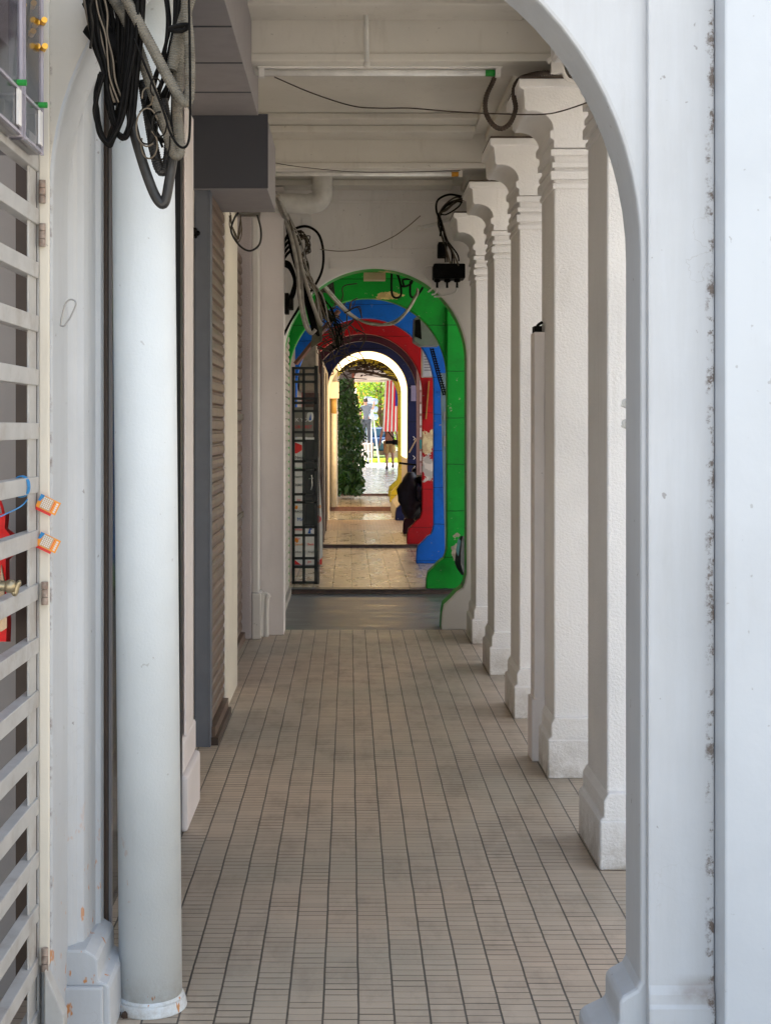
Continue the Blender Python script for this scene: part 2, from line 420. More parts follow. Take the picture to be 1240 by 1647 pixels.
for y, z0, z1, m in ((13.78, 0, .042, riser_m), (18.57, .042, .079, riser_m), (26.1, .081, .158, riser_p), (30.4, .158, .198, riser_p)):
    build('floor_step', step_edge(y, z0, z1, m), m, kind='structure')
b = B(); box(b, -.9, 1.6, 13.74, 13.9, .043, .049); build('floor_strip', b, flat('dark_threshold', (.05, .05, .055), .35), kind='structure')
b = B(); box(b, -.9, 1.6, 18.54, 18.66, .080, .085); build('floor_strip', b, flat('dark_threshold_brown', (.06, .045, .04), .35), kind='structure')
def asphalt():
    n = N('asphalt', .8); c = n.mix(n.noise(40, 4), (.045, .045, .045), (.08, .078, .075)); n.put('Base Color', c); n.bump(n.noise(80, 3), .3, .01); return n.m
pav = plaster('pale_pavement', (.50, .47, .42), rough=.8, dirt=.2, fine=(40, .4, .01)).m
b = B(); box(b, -300, 300, -60, 400, -.8, -.16); build('ground', b, pav, kind='structure')
b = B(); box(b, 6.2, 12.4, -60, 70, -.156, -.15); build('road', b, asphalt(), kind='structure')
b = B(); box(b, -14, 40, 52.3, 60.9, -.1, .10); build('pavement', b, pav, kind='structure')
b = B(); box(b, 1.75, 6.2, -20, 52.3, -.2, -.05); build('pavement', b, pav, kind='structure')

# ceiling: slab with stepped cornices
cz = 3.56
b = B()
box(b, -1.3, 2.0, 3.75, 11.3, cz, cz + .2)
for y0, y1 in ((6.85, 9.31), (9.55, 11.3), (3.76, 6.59)):
    box(b, .80, 1.7, y0 + .001, y1 - .001, cz - .05, cz - .001)
    box(b, .88, 1.7, y0 + .001, y1 - .001, cz - .10, cz - .051)
    box(b, -1.2, .80, y1 - .42, y1 - .001, cz - .04, cz - .001)
    box(b, -1.2, .80, y1 - .25, y1 - .0015, cz - .085, cz - .041)
    box(b, -1.2, .80, y0 + .001, y0 + .18, cz - .05, cz - .001)
build('ceiling', b, ceil_m, kind='structure', bevel=.008)
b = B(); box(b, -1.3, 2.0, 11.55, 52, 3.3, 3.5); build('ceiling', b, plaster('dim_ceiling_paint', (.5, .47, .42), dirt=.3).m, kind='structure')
# the storeys above the arcade
b = B(); box(b, -9, 2.2, 3.76, 52, cz + .2, 7.4)
build('building_upper_storey', b, white, label='white upper storeys of the shophouse row carried on the arcade', cat='building')

def beam_thing(y0, y1, label):
    b = B()
    box(b, -1.2, 1.7, y0, y1, 3.3, cz - .001); box(b, -1.2, 1.7, y0 - .012, y1 + .012, 3.287, 3.325)
    box(b, -1.2, 1.7, y0 - .02, y1 + .02, cz - .045, cz - .002)
    return build('ceiling_beam', b, ceil_m, label=label, cat='beam', bevel=.006, group='ceiling beams of the white bay', origin=(0, y0, 3.3))
beam_thing(6.59, 6.85, 'nearer white ceiling beam, above the tube light with the green end')
beam_thing(9.31, 9.55, 'farther white ceiling beam, above the tube light with the orange end')
b = B(); box(b, 1.0, 1.42, 3.76, 11.29, 3.215, 3.30)
box(b, 1.04, 1.42, 3.76, 11.29, 3.3, 3.45)
build('arcade_beam', b, ceil_m, label='long white beam resting on the capitals of the right-hand pillars', cat='beam')

# ================================================================= ARCH WALLS
PROF = [(0, 0.0), (0, .03), (.006, .13), (.02, .20), (.075, .25), (.12, .30), (.17, .335), (.185, .37), (.20, .44)]
def arch_outline(xl, xr, spring, z0, L, Rr, top, prof=True, seg=40, rl=None, crown=None):
    cx = (xl + xr) / 2; r = (xr - xl) / 2; cr = (crown - spring) if crown else r
    pts = [(L, z0), (L, top), (Rr, top), (Rr, z0)]
    if prof:
        for dx, z in PROF: pts.append((xr - .20 + dx, z0 + z))
    else: pts.append((xr, z0))
    for i in range(seg + 1):
        a = math.pi * i / seg; pts.append((cx + r * math.cos(a), spring + cr * math.sin(a)))
    pts.append((xl, z0)); return pts
def arch_wall(name, Z, th, xl, xr, crown, z0, mat, label, L=-1.2, Rr=1.55, top=3.3, prof=True, group='cross walls with arches along the walkway', bev=.012):
    r = root(name, (0, Z, z0), label, 'arch wall', group)
    b = B(); prism(b, arch_outline(xl, xr, crown - (xr - xl) / 2, z0, L, Rr, top, prof), Z, Z + th)
    build('wall', b, mat, r, bevel=bev); return r

# white arch wall closing the white bay
wW = arch_wall('arch_wall', 11.3, .05, -.517, .926, 2.86, 0, white, 'white arch wall at the end of the white bay, wires on both sides', top=cz)
b = B()
def frame_px(x0, x1, y0, y1, Z=11.3):  # low raised panels on the wall face
    box(b, X(x0, Z), X(x1, Z), Z - .012, Z + .003, H(y1, Z), H(y0, Z))
frame_px(530, 668, 414, 432); frame_px(630, 702, 372, 400); frame_px(486, 502, 350, 420); frame_px(470, 740, 322, 326)
build('raised_panel', b, white, wW, bevel=.003)
# left jamb pilaster of that wall, standing proud
b = B(); box(b, X(418, 11.05), X(457, 11.05), 11.03, 11.30, 0, cz - .1); build('jamb', b, pink, wW, bevel=.006)
text('raised_letters', '6F', 598, 338, 11.296, 10, white, wW, ext=.004)
text('raised_letters', '00', 660, 338, 11.296, 9, white, wW, ext=.004)
b = B(); box(b, X(585, 11.6), X(620, 11.6), 11.58, 11.72, 2.80, 2.858); build('crown_block', b, tan_wood, wW)
b = B(); prism(b, [(x, z) for x, z in arch_outline(-.519, .928, 2.86 - .7215, .0, -1.2, 1.55, 3.29, True)], 11.351, 11.57)
green_m = paint_wall('green_paint', (.004, .33, .03), .45, .45, (1.04, .06, .42, .14, (.34, .28, .22), .5), (.40, .20, 2.885, .035, (.55, .38, .16), .9))
build('green_edge', b, green_m, wW)

wG = arch_wall('arch_wall', 13.9, .14, -.586, .943, 2.86, 0, green_m, 'green arch wall, first painted arch behind the white one')
b = B()
pts = [(1.55, 0), (.743, 0), (.743, .14), (.757, .20), (.815, .25), (.86, .30), (.91, .335), (.925, .37), (.943, .44), (.943, 2.78), (1.55, 2.78)]
prism(b, pts, 13.83, 13.899); build('pier', b, green_m, wG, bevel=.01)
blue_m = paint_wall('blue_paint', (.003, .13, .62), .42, .42)
wB = arch_wall('arch_wall', 16.4, .14, -.60, .964, 2.86, .042, blue_m, 'bright blue arch wall between the green and red ones')
red_m = paint_wall('red_paint', (.50, .006, .010), .3, .5, (1.03, .10, 1.43, .17, (.62, .44, .24), 1.0), (1.03, .10, 1.06, .17, (.50, .44, .38), 1.0))
wR = arch_wall('arch_wall', 18.7, .14, -.60, .95, 2.83, .079, red_m, 'red arch wall with cream patches where paint peeled off')
pur_m = paint_wall('purple_paint', (.065, .018, .032), .3, .6)
wP = arch_wall('arch_wall', 20.6, .14, -.56, .97, 2.85, .08, pur_m, 'dull purple arch wall behind the red one')
nav_m = paint_wall('navy_paint', (.010, .015, .075), .3, .6)
wN = arch_wall('arch_wall', 23.45, .14, -.36, .955, 2.862, .08, nav_m, 'navy blue arch wall just before the glowing arch')
wht2 = plaster('bright_arch_plaster', (.48, .45, .41), dirt=.1).m
wL = arch_wall('arch_wall', 23.6, 2.5, -.357, .95, 2.86, .081, wht2, 'deep white arch wall glowing with warm light inside', prof=True, bev=0)
# its glow: an emissive lining added along the soffit and the right jamb
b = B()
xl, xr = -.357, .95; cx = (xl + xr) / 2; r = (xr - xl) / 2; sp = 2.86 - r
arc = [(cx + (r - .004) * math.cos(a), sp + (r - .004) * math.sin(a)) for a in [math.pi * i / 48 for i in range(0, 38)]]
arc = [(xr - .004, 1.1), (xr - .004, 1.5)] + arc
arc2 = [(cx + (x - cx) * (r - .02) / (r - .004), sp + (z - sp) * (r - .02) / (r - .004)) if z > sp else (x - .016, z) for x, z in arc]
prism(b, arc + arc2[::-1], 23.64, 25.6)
build('glow_lining', b, emis('warm_glow', (1.0, .66, .30), 1.1), wL)
yel_m = paint_wall('yellow_paint', (.62, .47, .03), .3, .5)
wY = arch_wall('arch_wall', 27.6, .3, -.40, .985, 2.86, .158, yel_m, 'yellow arch wall beyond the glowing arch')
wE = arch_wall('arch_wall', 30.0, .3, -.42, 1.02, 2.92, .158, yel_m, 'second yellow arch wall just before the climbing plant')
for wl, mm, Z in ((wB, blue_m, 16.4), (wR, red_m, 18.7)):
    b = B(); box(b, 1.02, 1.5, Z - .03, Z - .001, 2.0, 2.02); bm_ = b
    build('ledge', b, mm, wl)

# left shopfront wall behind everything
lw = root('shopfront_wall', (-1.1, 7, 0), 'plain pale wall behind the shutters on the left of the white bay', 'wall')
b = B(); box(b, -1.3, -.86, 4.17, 11.29, 0, cz - .002); build('wall', b, cream, lw)
b = B(); box(b, -1.3, -.62, 11.57, 23.55, 0, 3.29)
build('shopfront_wall', b, flat('dark_shop_wall', (.16, .13, .12), .6, vari=.3), label='dim shopfront wall left of the coloured arches', cat='wall')

# slatted roller shutter seen left between the white and green arches
def shutter(name, x, y0, y1, z0, z1, n, mat, label, group=None, wavy=.009):
    rr = root(name, (x, y0, z0), label, 'shutter', group)
    pts = []; h = (z1 - z0) / n; b = B()
    prev = None
    for i in range(n):
        for t, dx in ((0, 0), (.08, -.006), (.2, wavy * .7), (.5, wavy), (.8, wavy * .7), (.93, .0)):
            z = z0 + (i + t) * h
            a = b.verts.new((x + dx, y0, z)); c = b.verts.new((x + dx, y1, z))
            if prev: b.faces.new((prev[0], prev[1], c, a))
            prev = (a, c)
    build('slat_curtain', b, mat, rr, smooth=False)
    b = B(); box(b, x - .03, x + .03, y0, y1, z0 - .06, z0 - .001); build('bottom_rail', b, mat, rr)
    return rr
shutter('roller_shutter', -.705, 7.22, 8.0, .09, 2.80, 40, brown_metal, 'brown ribbed roller shutter beside the grey steel post')
sh2 = shutter('roller_shutter', -.815, 8.85, 10.78, .06, 2.9, 36, brown_metal, 'farther brown roller shutter in a dark frame left of the lilac pilaster')
b = B(); box(b, -.85, -.80, 8.87, 8.94, 0, 2.9); build('guide_rail', b, brown_wood, sh2)
b = B(); box(b, -.83, -.795, 8.95, 10.78, 1.66, 1.70); box(b, -.83, -.795, 8.95, 10.78, .93, .97); build('cross_rail', b, conduit, sh2)
shutter('roller_shutter', -.585, 11.62, 13.8, .06, 2.75, 40, flat('pale_shutter', (.34, .31, .27), .5), 'pale grey roller shutter between the white and green arches')
# wooden sill below the brown shutter
b = B(); box(b, -.76, -.66, 7.2, 8.0, 0, .04); build('door_sill', b, brown_wood, label='worn brown wooden sill under the near roller shutter', cat='door sill')
# grey steel post
b = B(); box(b, X(313, 7.16), X(336, 7.16), 7.16, 7.21, 0, 2.79); box(b, X(336, 7.16), X(337, 7.16) + .006, 7.158, 7.26, 0, 2.79)
gp = build('steel_post', b, greysteel, label='grey blue steel post under the charcoal sign box', cat='post', bevel=.003)
b = B(); box(b, X(307, 7.14), X(317, 7.14), 7.10, 7.158, H(382, 7.14), H(368, 7.14)); ball(b, P(318, 375, 7.13), .014)
build('latch', b, black, gp)

# grey bulkhead and charcoal box at top left
b = B(); box(b, -1.1, -.45, 4.3, 7.08, 3.146, cz - .003)
bh = build('bulkhead', b, greysoft, label='grey lilac boxed-in bulkhead under the ceiling at the upper left', cat='bulkhead', bevel=.003)
for y in (5.5, 6.05, 6.58):
    b = B(); box(b, -1.1, -.452, y, y + .012, 3.143, 3.149); build('seam', b, darkbox, bh)
b = B(); box(b, -.78, X(430, 7.1), 7.1, 7.9, 2.79, 3.142)
sb = build('sign_box', b, [greysoft], label='charcoal faced box jutting out above the near roller shutter', cat='sign box', bevel=.003)
b = B(); box(b, -.782, X(431.5, 7.1), 7.085, 7.099, 2.788, 3.155); build('front_panel', b, darkbox, sb)

# pilasters along the left wall
def pilaster(y0, y1, xr_, xw, mat, label, plinth=0, top=3.1, parent=None):
    r = root('pilaster', (xw, y0, 0), label, 'pilaster')
    b = B(); box(b, xw, xr_, y0, y1, .0, top); build('shaft', b, mat, r, bevel=.012)
    if plinth:
        b = B(); box(b, xw, xr_ + .035, y0 - .02, y1 + .02, 0, plinth * .62); box(b, xw, xr_ + .018, y0 - .01, y1 + .01, plinth * .62, plinth)
        build('plinth', b, mat, r, bevel=.014)
    return r
pl = pilaster(5.67, 6.1, -.672, -.86, pink, 'pinkish white fluted pilaster right of the pale downpipe', .36, 2.9)
b = B(); box(b, -.70, -.6725 + .012, 5.655, 5.669, .36, 2.9); box(b, -.665, -.655, 5.75, 6.02, .36, 2.9); build('moulding', b, pink, pl, bevel=.003)
pl = pilaster(8.02, 8.84, -.69, -.86, cream, 'cream pilaster with a rough edge between the two brown shutters', 0, 2.9)
b = B(); box(b, -.735, -.698, 8.0, 8.019, 0, 2.79); build('edge_strip', b, lilac, pl, bevel=.004)
pl = pilaster(10.8, 11.02, X(405, 10.8), -.86, lilac, 'rough lilac grey pilaster beside the end wall of the white bay', 0, 3.2)
b = B(); box(b, X(405, 10.8) + .001, X(416, 10.8), 10.82, 11.02, .35, 3.2); box(b, X(405, 10.8) + .001, X(420, 10.8), 10.80, 11.02, .0, .35); build('moulding', b, white, pl, bevel=.01)
# small white painted standpipe by the foot of the wall
b = B()
for px in (421, 428): tube(b, pxpath([(px, 1024), (px, 990), (px + 1, 965), (px + 3, 955)], 10.85), .022, 10)
tube(b, pxpath([(418, 968), (426, 956), (433, 962)], 10.85), .02, 8)
build('standpipe', b, white, label='short white painted pipes standing at the foot of the end wall', cat='pipe', smooth=True)

# glass door with timber frame behind the downpipe
gd = root('glass_door', (-.8, 4.0, 0), 'dark glass shop door in a brown timber frame behind the downpipe', 'door')
b = B(); box(b, -.84, X(172, 4.0) , 4.0, 4.06, .02, 3.1); build('frame', b, brown_wood, gd)
b = B(); box(b, X(172, 4.0) + .001, X(177, 4.0), 4.03, 4.05, .02, 3.1); build('edge_trim', b, greysoft, gd)
b = B(); box(b, -.80, -.78, 4.1, 5.62, .02, 3.1); build('pane', b, glass, gd)
b = B(); box(b, -.79, -.66, 5.60, 5.66, 0, 3.1); build('gap_strip', b, blackmetal, gd)  # black strip filling the gap between downpipe and pinkish pilaster

# ================================================================= RIGHT PILLARS
def pillar(y, label):
    r = root('pillar', (1.16, y, 0), label, 'pillar', 'white stucco pillars along the right side')
    x0, x1, dep = .937, 1.39, .48
    b = B(); box(b, x0, x1, y + .04, y + dep - .02, .255, 3.0); build('shaft', b, stucco, r, bevel=.008)
    b = B()
    pr = [(x1 + .03, 0), (.905, 0), (.905, .172), (.913, .182), (.921, .186), (.921, .245), (.93, .262), (.937, .275), (x1, .275), (x1 + .03, .2)]
    prism(b, [(q, z) for q, z in pr], y + .012, y + dep)
    box(b, .906, x1 + .03, y, y + .011, 0, .176)
    build('plinth', b, stucco, r, bevel=.007)
    # capital: projecting block on a hollow corbel, stepped bands below
    b = B()
    pr = [(x1 + .05, 3.19), (.778, 3.19), (.778, 3.155), (.795, 3.145), (.800, 3.06)]
    pr += [(.812, 3.048)]
    for i in range(0, 9):
        a = math.pi / 2 * i / 8
        pr.append((.83 + .10 * math.sin(a), 3.05 - .085 * (1 - math.cos(a)) - .0))
    pr += [(.915, 2.955), (.915, 2.925), (.932, 2.915), (.932, 2.88), (x1 + .02, 2.88)]
    prism(b, pr, y + .015, y + dep + .03)
    box(b, .772, x1 + .06, y, y + dep + .05, 3.155, 3.193)
    for i, (za, zb, e) in enumerate(((2.915, 2.945, .012), (2.845, 2.875, .018), (2.79, 2.815, .012), (2.735, 2.775, .018), (2.695, 2.72, .008))):
        box(b, x0 - e, x1 + e, y + .034 - e, y + dep + e - .02, za, zb)
    build('capital', b, stucco, r, bevel=.004)
    b = B(); box(b, .775, 1.3, y + .003, y + dep, 3.194, 3.204); build('capital_top', b, flat('grime', (.07, .05, .04), .9), r)
    return r
p0 = pillar(5.17, 'nearest white stucco pillar on the right, half hidden by the near arch')
copy_thing(p0, (0, 1.35, 0), 'second nearest white stucco pillar, with the flat white trunking beside it')
copy_thing(p0, (0, 2.69, 0), 'third white stucco pillar from the camera, the middle one of the row')
copy_thing(p0, (0, 4.08, 0), 'fourth white stucco pillar from the camera, last but one of the row')
copy_thing(p0, (0, 5.42, 0), 'farthest white stucco pillar, next to the white arch wall')
b = B(); box(b, .885, .9365, 6.86, 6.99, 0, 2.06); box(b, .872, .9365, 6.85, 7.0, .0, .3)
tr = build('cable_trunking', b, pink, label='flat white vertical trunking fixed to the second pillar', cat='trunking', bevel=.006)
b = B(); box(b, .89, .925, 6.88, 6.97, 2.061, 2.09); tube(b, [(.91, 6.9, 2.06), (.905, 6.9, 2.09), (.93, 6.9, 2.11)], .008, 6); build('open_end', b, black, tr)

# ================================================================= NEAR ARCH
na = root('near_arch', (0, 3.55, 0), 'near pale blue-white arch framing the whole walkway', 'arch wall')
def near_outline():
    s = 3.55 / F
    pts = [(-.766, 0), (-.766, 4.6), (1.14, 4.6), (1.14, 0), (.60, 0), (.60, .075), (.614, .088), (.66, .11), (.669, .115), (.669, .175), (.68, .187), (.712, .205), (.722, .225)]
    cxp, spr, spl, top = 500, 410, 315, -154
    for i in range(41):
        a = math.pi * i / 40
        if a <= math.pi / 2: px = cxp + 530 * math.cos(a); py = spr - (spr - top) * math.sin(a)
        else: px = cxp + 415 * math.cos(a); py = spl - (spl - top) * math.sin(a)
        pts.append((X(px, 3.55), H(py, 3.55)))
    pts.append((X(85, 3.55), 0)); return pts
b = B(); prism(b, near_outline(), 3.55, 3.75); build('wall', b, near_m, na, bevel=.01)
# pilaster strip, its base and the projecting pier on the right
b = B(); prism_y(b, [(3.549, 0), (3.510, 0), (3.510, .172), (3.515, .182), (3.516, .205), (3.523, .226), (3.523, 4.6), (3.549, 4.6)], .735, .899)
build('pilaster_strip', b, near_m, na, bevel=.006)
b = B(); box(b, .90, 1.135, 3.433, 3.549, 0, 4.6); build('pier', b, bluewhite, na, bevel=.006)
# moulded left jamb
b = B()
box(b, -.775, -.742, 3.751, 3.86, .2, 3.0); 
prism(b, [(-.775, .2), (-.775, 3.0), (-.735, 3.0), (-.735, .2)], 3.861, 3.90)
build('jamb_moulding', b, near_m, na, bevel=.01)
b = B()
jp = [(-.775, 3.76), (-.742, 3.76), (-.728, 3.775), (-.720, 3.79), (-.705, 3.80), (-.700, 3.83), (-.697, 3.93), (-.685, 3.945), (-.683, 3.985), (-.775, 3.985)]
va = [b.verts.new((x, y, .0)) for x, y in jp]; vb = [b.verts.new((x, y, 3.3)) for x, y in jp]
b.faces.new(va[::-1]); b.faces.new(vb)
for i in range(len(jp)): b.faces.new((va[i], va[(i + 1) % len(jp)], vb[(i + 1) % len(jp)], vb[i]))
build('jamb', b, near_m, na, bevel=.003)
b = B(); prism(b, [(-.765, 0), (-.622, 0), (-.625, .135), (-.632, .147), (-.655, .156), (-.657, .208), (-.664, .220), (-.69, .235), (-.765, .235)], 3.735, 3.995)
box(b, -.765, -.64, 3.715, 3.734, 0, .145)
build('plinth', b, near_m, na, bevel=.006)
b = B(); prism(b, [(X(72, 3.5), 0), (X(72, 3.5), .27), (X(82, 3.5), .235), (X(103, 3.5), .16), (X(103, 3.5), 0)], 3.50, 3.548)
build('foot_block', b, slat_m, na, bevel=.003)

# wall and dark frame behind the gate
b = B(); box(b, -2.4, -.932, 4.01, 4.2, 0, 4.6); fw = build('side_wall', b, beige_door, label='beige wall seen behind the slatted gate', cat='wall')
b = B(); box(b, -.931, -.862, 3.995, 4.15, 0, 4.6); build('door_frame', b, brown_wood, label='dark brown door frame strip behind the slatted gate', cat='door frame')
b = B(); box(b, -2.4, -1.9, 1.5, 4.0, 0, 4.6); build('side_wall', b, beige_door, label='beige wall left of the gate, out past the picture edge', cat='wall')

# slatted gate
g = root('slatted_gate', (-.77, 3.53, 0), 'dirty white metal gate with horizontal slats, hinged at the left', 'gate')
for i in range(-13, 14):
    z = 1.592 + i * .132
    if z > 2.27 or z < .05: continue
    b = B(); box(b, -.795, -.7655, 2.9, 3.533, z - .020, z + .020); build('slat', b, slat_m, g, bevel=.002)
b = B(); box(b, -.777, -.7715, 3.448, 3.530, .02, 2.32); build('stile', b, slat_m, g, bevel=.002)
b = B(); box(b, -.772, -.7665, 3.534, 3.56, .0, 2.4); build('stile', b, slat_m, g, bevel=.002)
b = B(); box(b, -.766, -.742, 3.535, 3.549, .27, 3.3); build('door_frame', b, cream, g, bevel=.002)
for y in (308, 378, 955, 1545):
    b = B(); x = X(68 if y < 500 else 72, 3.52)
    for k in range(3): cyl(b, (x, 3.525, H(y + 18 - k * 12.6, 3.52)), (x, 3.525, H(y + 18 - k * 12.6 - 11.6, 3.52)), .0085, seg=12)
    build('hinge', b, rust, g, smooth=False)
# brass bolt handle on the gate
b = B(); Z = 3.20
tube(b, pxpath([(-10, 941), (12, 943), (18, 944)], Z), .012, 12); ball(b, P(17, 943, Z), .016)
tube(b, pxpath([(18, 944), (22, 952), (25, 955), (28, 945), (31, 938), (34, 937)], Z), .006, 8)
cyl(b, P(19, 936, Z), P(19, 952, Z), .009)
build('bolt_handle', b, brass, g, smooth=True)
b = B(); box(b, X(-10, Z), X(7, Z), Z - .02, Z + .03, H(1014, Z), H(992, Z)); build('wooden_block', b, tan_wood, g, bevel=.002)
# red hanging bag behind the slats
b = B()
prev = None
Zb = 3.75
outline = [(0, 826, 16), (0, 850, 14), (0, 862, 30), (0, 880, 38), (0, 900, 16), (0, 960, 17), (0, 1000, 19), (0, 1032, 18)]
for (_, y, xr_) in outline:
    ring = [b.verts.new(q) for q in (P(-30, y, Zb + .05), P(-30, y, Zb - .03), P(xr_ * .6, y, Zb - .05), P(xr_, y, Zb), P(xr_ * .6, y, Zb + .05))]
    if prev:
        for j in range(5): b.faces.new((prev[j], prev[(j + 1) % 5], ring[(j + 1) % 5], ring[j]))
    else: b.faces.new(ring)
    prev = ring
b.faces.new(prev)
rb = build('hanging_bag', b, red_p, label='shiny red plastic bag hanging behind the gate slats', cat='bag')
b = B(); tube(b, pxpath([(-6, 790), (4, 815), (8, 835)], Zb), .004, 6); build('strap', b, red_p, rb)
b = B(); prism(b, [(X(8, Zb), H(970, Zb)), (X(11, Zb), H(905, Zb)), (X(16, Zb), H(930, Zb)), (X(16, Zb), H(968, Zb))], Zb - .06, Zb - .05); build('paper_tag', b, tan_wood, rb)
# blue string tied round a slat
b = B()
zc = 1.592 - .132 * 1
for k in range(4):
    yy = 3.39 + k * .007; rr = .025
    tube(b, [(-.780 + .019 * math.cos(a), yy + .01 * math.sin(a * .5), zc + rr * math.sin(a)) for a in [2 * math.pi * i / 12 for i in range(13)]], .0016, 5, 2)
tube(b, [(-.764, 3.40, zc - .03), (-.763, 3.30, zc - .045), (-.763, 3.0, zc - .06)], .0018, 5)
build('blue_string', b, sky_blue, label='thin blue string wound round a gate slat', cat='string')
# pocket calendar cards stuck in the gap of the frame
def card(y0, label):
    Z = 3.515
    r = root('calendar_card', P(85, y0, Z), label, 'card', 'orange calendar cards tucked into the door frame')
    ang = -R(26)
    def q(dx, dy): # card local px -> world
        c, s = math.cos(-ang), math.sin(-ang); return (X(69 + dx * c - dy * s, Z), H(y0 + dx * s + dy * c, Z))
    b = B(); prism(b, [q(-2, 2), q(26, 2), q(26, 27), q(-2, 27)], Z + .006, Z + .008); build('under_card', b, red_p, r)
    b = B(); prism(b, [q(-2, 0), q(33, 0), q(33, 22), q(-2, 22)], Z, Z + .002); build('front_card', b, orange_card, r)
    b = B(); prism(b, [q(4, 1), q(22, 1), q(22, 20.5), q(4, 20.5)], Z - .0004, Z); build('date_panel', b, tan_wood, r)
    b = B()
    for i in range(5):
        for j in range(6): prism(b, [q(5 + i * 3.2, 2 + j * 3), q(7 + i * 3.2, 2 + j * 3), q(7 + i * 3.2, 4 + j * 3), q(5 + i * 3.2, 4 + j * 3)], Z - .001, Z - .0005)
    for j in range(5): prism(b, [q(27, 3 + j * 3.4), q(30.5, 3 + j * 3.4), q(30.5, 5.4 + j * 3.4), q(27, 5.4 + j * 3.4)], Z - .0006, Z)
    build('printed_dates', b, notice, r)
    b = B(); prism(b, [q(-2, 0), q(5, 0), q(2, 11), q(-2, 12)], Z - .0008, Z - .0002); build('blue_corner', b, sky_blue, r)
    b = B()
    for j in range(6): prism(b, [q(23, 3 + j * 2.8), q(24.2, 3 + j * 2.8), q(24.2, 5 + j * 2.8), q(23, 5 + j * 2.8)], Z - .0006, Z)
    build('small_print', b, txt_r, r)
orange_card = flat('orange_card', (.80, .30, .03), .5, vari=.04)
card(795, 'upper orange calendar card tucked into the door frame'); card(856, 'lower orange calendar card tucked into the door frame')
# steel clip hanging on the jamb
b = B(); Z = 3.54
tube(b, pxpath([(98, 524), (101, 505), (106, 489), (113, 482), (121, 484), (122, 492), (115, 508), (110, 516)], Z), .0022, 8); tube(b, pxpath([(110, 516), (104, 524), (98, 524)], Z), .0022, 8)
build('wire_hook', b, grey_leaf, label='bent steel wire clip fixed to the near left jamb', cat='hook', smooth=True)

for py, lab in ((650, 'upper'), (683, 'lower')):
    b = B(); tube(b, pxpath([(1008, py - 6), (1003, py - 4), (1004, py + 2), (1009, py + 4)], 3.765), .006, 8); tube(b, pxpath([(1004, py), (999, py + 3)], 3.765), .004, 6)
    build('wall_hook', b, pvc, label=lab + ' of two broken white clips on the inner edge of the near right jamb', cat='hook', group='broken clips on the near right jamb', smooth=True)
# electricity meter boxes
def meter_box(y0, y1, label, xb=-.95, xf=-.735):
    z0, z1 = 2.25, 2.95
    r = root('meter_box', (xb, y0, z0), label, 'meter box', 'clear plastic meter boxes at the upper left')
    b = B(); box(b, xb, xf, y0, y1, z0, z1); build('cover', b, clear, r, bevel=.008)
    b = B()
    for z in (z0 + .004, z0 + .10): box(b, xb + .01, xf + .004, y0 - .002, y1 + .002, z, z + .006)
    for y in (y0 + .004, y1 - .008): box(b, xf - .002, xf + .006, y, y + .004, z0, z1)
    build('rib', b, flat('lilac_plastic_edge', (.36, .33, .37), .2), r)
    b = B(); box(b, xb + .02, xf - .07, y0 + .05, y1 - .03, z0 + .17, z1 - .05); build('meter', b, beige_door, r, bevel=.005)
    b = B(); box(b, xb + .02, xf - .05, y0 + .04, y1 - .03, z0 + .03, z0 + .14)
    for k in range(4): tube(b, [(xf - .06, y0 + .06 + k * .03, z0 + .16), (xf - .03, y0 + .06 + k * .03, z0 + .09), (xf - .05, y0 + .05 + k * .03, z0 + .01)], .006, 6)
    build('terminal_block', b, flat('terminal_grey', (.10, .09, .09), .4), r)
    b = B()
    for k in range(3): tube(b, [(xf - .03, y0 + .05 + k * .05, z1 - .05), (xf - .02, y0 + .06 + k * .05, z0 + .4), (xf - .035, y0 + .07 + k * .04, z0 + .16)], .004, 6)
    build('wiring', b, black, r)
    b = B(); box(b, xf - .072, xf - .068, y0 + .07, y1 - .05, z0 + .25, z0 + .36); build('meter_window', b, notice, r)
    b = B(); cyl(b, (xf, y1 - .03, z0 + .115), (xf + .02, y1 - .03, z0 + .115), .007); build('seal', b, green_cap, r)
    b = B(); box(b, xf + .001, xf + .006, y1 - .045, y1 - .015, z0 + .02, z0 + .10); build('label_tag', b, notice, r)
    return r
meter_box(2.86, 3.2, 'nearer clear plastic meter box at the upper left corner')
meter_box(3.22, 3.42, 'farther clear plastic meter box against the cream wall')
ym = flat('yellow_plug', (.85, .45, .02), .35)
for k, (px, py) in enumerate(((41, 10), (57, 7), (62, 38), (74, 34), (46, 54), (56, 52), (63, 76), (75, 76))):
    b = B(); Z = 3.40; q = P(px, py, Z); cyl(b, (q.x - .012, Z + .02, q.z), (q.x, Z - .012, q.z), .0072, seg=14)
    build('screw_plug', b, ym, label='small round yellow screw plug on the meter boxes', cat='plug', group='yellow screw plugs on the meter boxes', smooth=False)

# downpipe
dp = root('downpipe', (-.547, 3.96, 0), 'thick pale blue-white round downpipe standing left of the floor', 'pipe')
b = B(); cyl(b, (-.549, 3.96, .0), (-.584, 3.99, 3.5), .0865, .0865, 64); build('pipe', b, pipe_m, dp, smooth=True)
b = B(); cyl(b, (-.549, 3.96, .0), (-.549, 3.96, .030), .101, .094, 48); cyl(b, (-.549, 3.96, .0301), (-.549, 3.96, .040), .094, .0868, 48); build('base_collar', b, pipe_m, dp, bevel=.004)
b = B(); 
for i in range(26):
    a = random.uniform(0, 6.28); rr = random.uniform(.09, .13); ball(b, (-.60 + rr * math.cos(a) * .6, 3.93 + rr * math.sin(a) * .5, .006), random.uniform(.004, .012), sub=1)
build('debris', b, brown_wood, label='bits of dirt and leaves at the foot of the downpipe', cat='debris', kind='stuff')

